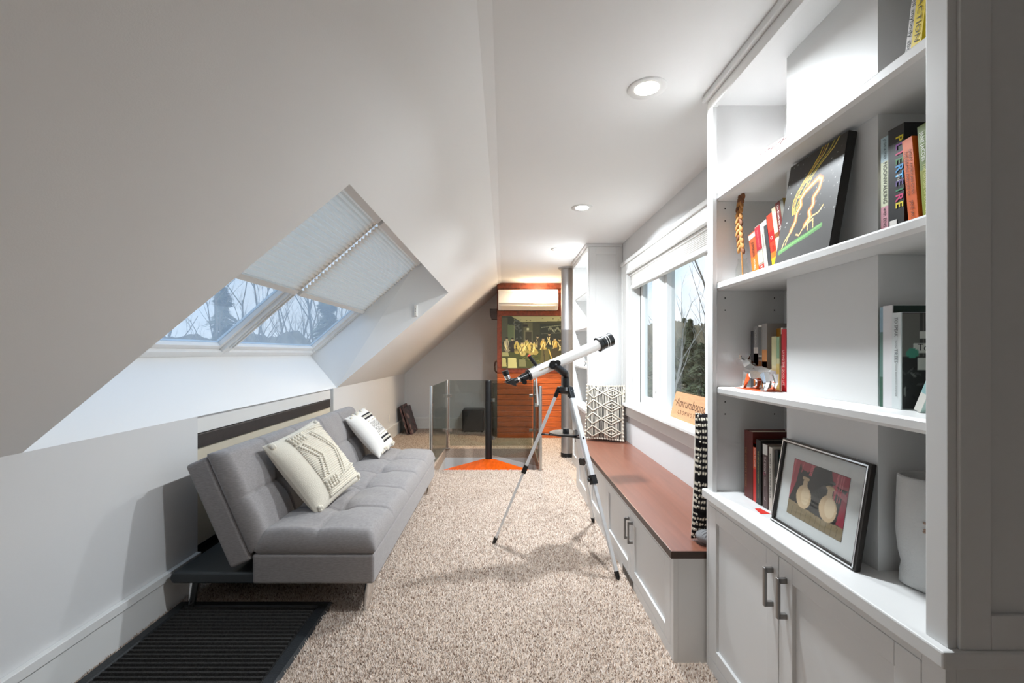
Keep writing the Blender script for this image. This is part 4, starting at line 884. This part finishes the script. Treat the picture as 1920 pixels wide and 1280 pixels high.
# canvas painting: abstract flame
def flame(u, v):
    p = Pic(u, v, (46, 42, 38)); rr = random.Random(2)
    for k in range(70): p.ell(rr.random(), .35+.65*rr.random(), rr.uniform(.003, .008), rr.uniform(.003, .008), rr.choice([(220, 220, 216), (120, 116, 110), (160, 160, 156)]))
    for (o, wd_, cc) in ((0, .007, (222, 196, 60)), (.05, .006, (206, 150, 50)), (.1, .006, (232, 210, 90)), (.2, .006, (196, 186, 60)), (.27, .007, (226, 200, 80))):
        p.line([(.60+o*1.0, 1), (.56+o*.9, .93), (.45+o*.6, .84), (.34+o*.55, .76), (.24+o*.7, .68), (.19+o*.6, .6), (.19+o*.4, .52), (.22+o*.35, .46)], wd_, cc)
    out = [(.24, .30), (.3, .38), (.3, .46), (.36, .52), (.33, .58), (.4, .64), (.52, .68), (.62, .71), (.68, .68), (.66, .6), (.58, .54), (.6, .47), (.54, .42), (.58, .36), (.5, .3)]
    for wd_, cc in ((.035, (150, 84, 20)), (.024, (226, 140, 40)), (.012, (250, 206, 110)), (.005, (255, 240, 190))): p.line(out, wd_, cc)
    for a in ([(.24, .3), (.14, .22), (.1, .14)], [(.26, .31), (.2, .24), (.17, .18)], [(.5, .3), (.42, .22), (.36, .24)], [(.5, .28), (.62, .36), (.72, .37), (.78, .42)], [(.54, .3), (.64, .33), (.66, .25)], [(.55, .31), (.57, .24)]): p.line(a, .008, (240, 186, 90)); p.line(a, .003, (255, 232, 170))
    for (x, y) in ((.4, .74), (.45, .76), (.42, .7), (.3, .62), (.29, .48)): p.ell(x, y, .022, .014, (226, 206, 70)); p.ell(x, y, .012, .007, (60, 52, 30))
    p.line([(.06, .115), (.3, .16), (.6, .2), (.8, .235)], .024, (84, 146, 70)); p.line([(.1, .13), (.5, .19), (.8, .245)], .008, (120, 180, 96))
    return p.c
cw, ch, ct = .252, .328, .024; al = math.asin((.974-ct-.002-.893)/ch)
cv = thing('canvas_painting', 'black canvas with a golden flame swirl and green ground', 'painting', (.892, 1.372, 1.5885), (0, al, 0))
MB().box(0, ct, -cw/2, cw/2, 0.0, ch).build('canvas', mat('black_canvas', (24, 22, 21), .7, bump=.2, bscale=600), cv, bevel=.002)
grid_print('print', PRINT, cv, (-.0008, cw/2-.001, .001), (0, -1, 0), (0, 0, 1), cw-.002, ch-.002, 150, 190, flame)
# dried wheat stem in small clear vase
vz = thing('bud_vase', 'small clear glass bud vase on the shelf', 'vase', (.945, 1.80, 1.5885))
MB().lathe([(.02, 0), (.026, .01), (.026, .04), (.016, .07), (.017, .085), (.0145, .085), (.0135, .07), (.023, .04), (.023, .012), (.0, .01)], n=20).build('vase', CLEAR, vz, smooth=True)
WH = mat('dried_wheat', (190, 132, 72), .8, var=.3, vscale=60); WHD = mat('dried_husk', (120, 74, 44), .8, var=.3, vscale=60)
wt = thing('dried_stem', 'dried brown wheat-like stem in the bud vase', 'dried stem', (.945, 1.80, 1.60))
stp = [V((0, -.004, .0)), V((0, .004, .1)), V((-.004, .012, .18)), V((-.008, .004, .27)), V((-.01, -.022, .325))]
MB().tube(stp, [.003, .003, .003, .002, .001], 6).build('stalk', WH, wt)
for k in range(22):
    t = 1.0+3*k/22; i = min(3, int(t)); p = stp[i].lerp(stp[i+1], t-i); sgn = 1 if k % 2 else -1
    M = Matrix.Rotation(sgn*.55, 3, 'X'); MB().ball(p+V((-.002, sgn*.013, .004)), .006, .010, .018, 7, 6, M).build('husk', WHD if k > 17 or k % 5 == 0 else WH, wt, smooth=True)
# soft white bag/vase by the chase
bg = thing('fabric_vase', 'soft white fabric vase with a brown smudge on the counter', 'vase', (1.035, 1.10, .7345))
m = MB(); n = 40; rings = [(0, .052), (.006, .06), (.03, .058), (.05, .055), (.08, .062), (.13, .067), (.19, .066), (.262, .064), (.268, .061), (.262, .058), (.2, .06)]
for (zz, rr_) in rings:
    for j in range(n):
        a = 2*PI*j/n; wv = 1+.05*math.sin(a*5+zz*30)*max(0, (.1-zz)/.1); m.v.append((rr_*wv*math.cos(a), rr_*wv*math.sin(a), zz))
for i in range(len(rings)-1):
    for j in range(n): m.f.append((i*n+j, i*n+(j+1) % n, (i+1)*n+(j+1) % n, (i+1)*n+j))
m.f.append(tuple(range(n))[::-1]); m.build('body', mat('white_felt', (206, 206, 204), .95, bump=.2, bscale=200), bg, smooth=True)
m = MB()
for k in range(12): a = PI+.75+random.gauss(0, .08); m.ball((.0672*math.cos(a), .0672*math.sin(a), .155+random.gauss(0, .006)), .004, .004, .003, 6, 4)
m.build('smudge', mat('brown_smudge', (176, 150, 132), .9), bg)
# small thing on the far tower shelf
dr = thing('toy_drone', 'small white toy drone on the far bookcase shelf', 'toy', (.90, 4.72, 1.1635))
MB().box(-.03, .03, -.05, .05, .03, .06).build('body', ACW, dr, bevel=.012, seg=3)
for a, b_ in ((-.045, -.07), (.045, -.07), (-.045, .07), (.045, .07)):
    m = MB(); m.tube([(a*.4, b_*.4, .045), (a, b_, .045)], .005, 6); m.lathe([(.02, .05), (.02, .056)], (a, b_, 0), 14); m.build('rotor_arm', ACW, dr); m = MB(); m.tube([(a*.8, b_*.8, .045), (a, b_, .0)], .004, 6); m.build('leg', NICKEL, dr)
MB().box(-.02, .02, -.03, .03, .06, .075).build('battery', mat('red_plastic', (200, 60, 40)), dr, bevel=.003); MB().box(-.034, -.028, -.03, .0, .04, .055).build('camera_eye', BLACK, dr)
# ------------------------------------------------------------------ carpet pile
def pile(n, n2):
    X = rng.uniform(-1.69, .85, n*2); Y = rng.uniform(1.3, 5.05, n*2)
    k = (X < np.where(Y > 1.90, .712, .846)) & ~((X < -.89) & (Y < 2.36) & (X > -1.678)); k &= (X < .712) | (Y < 1.9); X, Y = X[k][:n], Y[k][:n]
    X2 = rng.uniform(-1.69, 1.1, n2); Y2 = rng.uniform(5.05, 7.8, n2)
    k = ~((X2 > HX0-.005) & (X2 < HX1+.005) & (Y2 < HY1+.005)) & ~((X2 > -.1) & (Y2 > 6.96)) & ~((X2 > .82) & (Y2 < 5.47)); X = np.concatenate([X, X2[k]]); Y = np.concatenate([Y, Y2[k]]); n = len(X)
    hgt = rng.uniform(.007, .015, n); rad = rng.uniform(.0028, .0046, n); lx = rng.normal(0, .0045, n); ly = rng.normal(0, .0045, n); ph = rng.uniform(0, 6.28, n)
    co = np.zeros((n, 4, 3)); 
    for j in range(3):
        co[:, j, 0] = X+rad*np.cos(ph+j*2.094); co[:, j, 1] = Y+rad*np.sin(ph+j*2.094); co[:, j, 2] = -.001
    co[:, 3, 0] = X+lx; co[:, 3, 1] = Y+ly; co[:, 3, 2] = hgt
    b = (np.arange(n)*4)[:, None]; f = np.concatenate([b+np.array([[0, 1, 3]]), b+np.array([[1, 2, 3]]), b+np.array([[2, 0, 3]])], 1).reshape(-1)
    me = bpy.data.meshes.new('carpet_pile'); me.vertices.add(n*4); me.vertices.foreach_set('co', co.astype(np.float32).ravel())
    me.loops.add(len(f)); me.loops.foreach_set('vertex_index', f.astype(np.int32)); me.polygons.add(len(f)//3); me.polygons.foreach_set('loop_start', np.arange(0, len(f), 3, dtype=np.int32)); me.update(calc_edges=True)
    pal = np.array([(206, 189, 176), (195, 178, 163), (178, 158, 143), (218, 204, 193), (144, 122, 108), (202, 186, 172)], float); ci = pal[rng.integers(0, 6, n)]
    cl = np.repeat(ci[:, None, :], 4, 1); colour_attr(me, cl.reshape(-1, 3)); me.materials.append(TUFT)
    o = setup(bpy.data.objects.new('carpet_pile', me), floor); o['kind'] = 'stuff'
pile(190000, 70000)
# ------------------------------------------------------------------ outside
GR = mat('lawn', (120, 116, 70), .95, var=.4, vscale=.6)
struct(box('ground', GR, -140, 140, -120, 160, -3.3, -3.2), 'dull winter grass outside the house', 'ground')
BARK = mat('grey_bark', (136, 124, 112), .95, var=.3, vscale=4); BARKL = mat('pale_bark', (184, 172, 156), .95, var=.3, vscale=4)
NEED = mat('conifer_needles', (136, 132, 92), .95, var=.5, vscale=2); TWIG = mat('brown_twigs', (156, 136, 110), .95, var=.3, vscale=2)
def bare(seed, hgt, depth=4, spread=.55, thin=1.0):
    rr = random.Random(seed); m = MB()
    def br(p, d, L, r, lev):
        pts = [p]; n = 4 if lev < 2 else 3
        for i in range(n):
            d = (d+V((rr.gauss(0, .1), rr.gauss(0, .1), rr.gauss(.02, .05)))).normalized(); pts.append(pts[-1]+d*L/n)
        m.tube(pts, [r*(1-.6*i/n) for i in range(n+1)], 5 if lev < 2 else 3, cap=False)
        if lev < depth:
            k = rr.randint(7, 9) if lev == 0 else rr.randint(3, 5)
            for i in range(k):
                t = rr.uniform(.3, 1) if lev == 0 else rr.uniform(.2, 1); j = min(n-1, int(t*n)); q_ = pts[j].lerp(pts[j+1], t*n-j); a = rr.uniform(0, 6.28)
                dd = (d+V((math.cos(a), math.sin(a), .25))*spread*rr.uniform(.8, 1.5)).normalized(); br(q_, dd, L*rr.uniform(.3, .5), r*.42*(1-.3*t), lev+1)
    br(V((0, 0, 0)), V((0, 0, 1)), hgt, .013*hgt*thin, 0); return m
def conifer(seed, hgt, wd_):
    rr = random.Random(seed); m = MB(); n = 2600
    for k in range(n):
        t = rr.random()**.8; z_ = hgt*(.08+.92*t); R = wd_*(1-t)**.8*(.6+.4*math.sin(z_*5+seed))*rr.uniform(.2, 1); a = rr.uniform(0, 6.28)
        c = V((R*math.cos(a), R*math.sin(a), z_-R*.25)); d = V((math.cos(a), math.sin(a), -.35)).normalized(); s_ = d.cross(V((0, 0, 1))).normalized(); l = rr.uniform(.18, .38); w2 = rr.uniform(.05, .1)
        m.add([c-d*l*.3, c+s_*w2+d*l*.3, c+d*l, c-s_*w2+d*l*.3+V((0, 0, -.04))], [(0, 1, 2, 3)])
    return m
GZ = -3.2
def place(o, kids, x, y, rz, s): 
    o2 = o.copy(); C.objects.link(o2); o2.location = (x, y, GZ); o2.rotation_euler = (0, 0, rz); o2.scale = (s, s, s)
    for c in kids: c2 = c.copy(); C.objects.link(c2); c2.parent = o2
    return o2
protos = []
for k, (sd_, hg, bk_) in enumerate(((11, 9.5, BARK), (12, 8.0, BARKL), (13, 7.0, TWIG))):
    o = bare(sd_, hg).build('bare_tree', bk_, fix=False, smooth=True)
    protos.append(o); tag(o, ('tall grey leafless tree outside the window', 'pale-barked leafless tree in the woods outside', 'brown twiggy leafless tree in the woods outside')[k], 'tree', 'bare trees outside')
cprot = []
for k in range(2):
    o = thing('conifer_tree', ('broad dark conifer in the woods outside', 'slim olive conifer in the woods outside')[k], 'tree', group='conifers outside')
    f_ = conifer(k+20, 7.0, 2.1 if k == 0 else 1.5).build('foliage', NEED, o, fix=False); t_ = MB().tube([(0, 0, 0), (0, 0, 6.8)], [.14, .02], 6).build('trunk', BARK, o); cprot.append((o, [f_, t_]))
rr = random.Random(5)
# right-hand woods, seen through the big pane: bearing x/y about .3 to .75
first = [True]*5
def put(kind, x, y, s):
    o = put_(kind, x, y, s)
    if x < 0: o['label'] = o['label'].replace('outside the window', 'past the skylights').replace('in the woods outside', 'in the woods past the skylights'); o['group'] = o['group']+' past the skylights'
def put_(kind, x, y, s):
    rz = rr.uniform(0, 6.28)
    if kind < 3:
        if first[kind]: first[kind] = False; o = protos[kind]; o.location = (x, y, GZ); o.rotation_euler = (0, 0, rz); o.scale = (s, s, s)
        else: o = place(protos[kind], [], x, y, rz, s)
    else:
        o, kids = cprot[kind-3]
        if first[kind]: first[kind] = False; o.location = (x, y, GZ); o.rotation_euler = (0, 0, rz); o.scale = (s, s, s)
        else: o = place(o, kids, x, y, rz, s)
    return o
put(0, 8.1, 18.4, 1.05); put(1, 7.0, 18.8, .72); put(3, 10.2, 23.5, .72); put(4, 7.3, 21.5, .78); put(1, 10.0, 19.5, .8)
done = [(8.1, 18.4), (7.0, 18.8), (10.2, 23.5), (7.3, 21.5), (10.0, 19.5)]
def clear(x, y, d):
    if any((x-a)**2+(y-b)**2 < d*d for a, b in done): return False
    done.append((x, y)); return True
k = 0
while k < 52:
    y = rr.uniform(26, 72); x = y*rr.uniform(.28, .72); d = y/24
    if clear(x, y, 2.1*d**.5*.9): put(rr.choice([1, 2, 2, 2, 3, 3, 4, 4]), x, y, rr.uniform(.62, .84)*(d**.5)); k += 1
    elif rr.random() < .05: k += 1
for (x, y, t) in ((5.9, 17.0, 4), (9.6, 16.2, 2), (9.2, 26.0, 2), (11.6, 21.0, 4)): put(t, x, y, .44)
k = 0; tries = 0
while k < 34 and tries < 4000:
    tries += 1
    x = -rr.uniform(9, 30); y = -x*rr.uniform(1.0, 3.6); dist = math.hypot(x, y)
    if clear(x, y, 4.8): put(rr.choice([0, 2, 2, 3, 3, 4]), x, y, rr.uniform(.8, 1.0)*(dist/20)**.6); k += 1

def hill(name, lab, pts, mt):
    m = MB(); n = len(pts)
    for (x, y, h) in pts: m.v += [(x, y, GZ-.2), (x, y, GZ+h), (x*1.5, y*1.5, GZ+h*.9)]
    for i in range(n-1): m.f += [(3*i, 3*i+3, 3*i+4, 3*i+1), (3*i+1, 3*i+4, 3*i+5, 3*i+2)]
    struct(m.build(name, mt, fix=False), lab, 'hill')
HILL = mat('wooded_hillside', (172, 152, 122), 1, bump=1, bscale=3, var=.5, vscale=1.3, stretch=(1, 1, .35))
r5 = random.Random(8)
hill('hillside', 'brown wooded hillside beyond the trees', [(62*math.tan(a) if False else 66*math.sin(a), 66*math.cos(a), 8.6+.4*math.sin(a*41)+.3*math.sin(a*93)+r5.uniform(-.25, .25)) for a in np.linspace(.1, 1.25, 400)], HILL)
hill('hillside_far', 'brown wooded hillside past the skylights', [(-50*math.sin(a), 50*math.cos(a), 6.0+.5*math.sin(a*31)+.4*math.sin(a*77)+r5.uniform(-.15, .15)) for a in np.linspace(.1, 1.3, 300)], HILL)
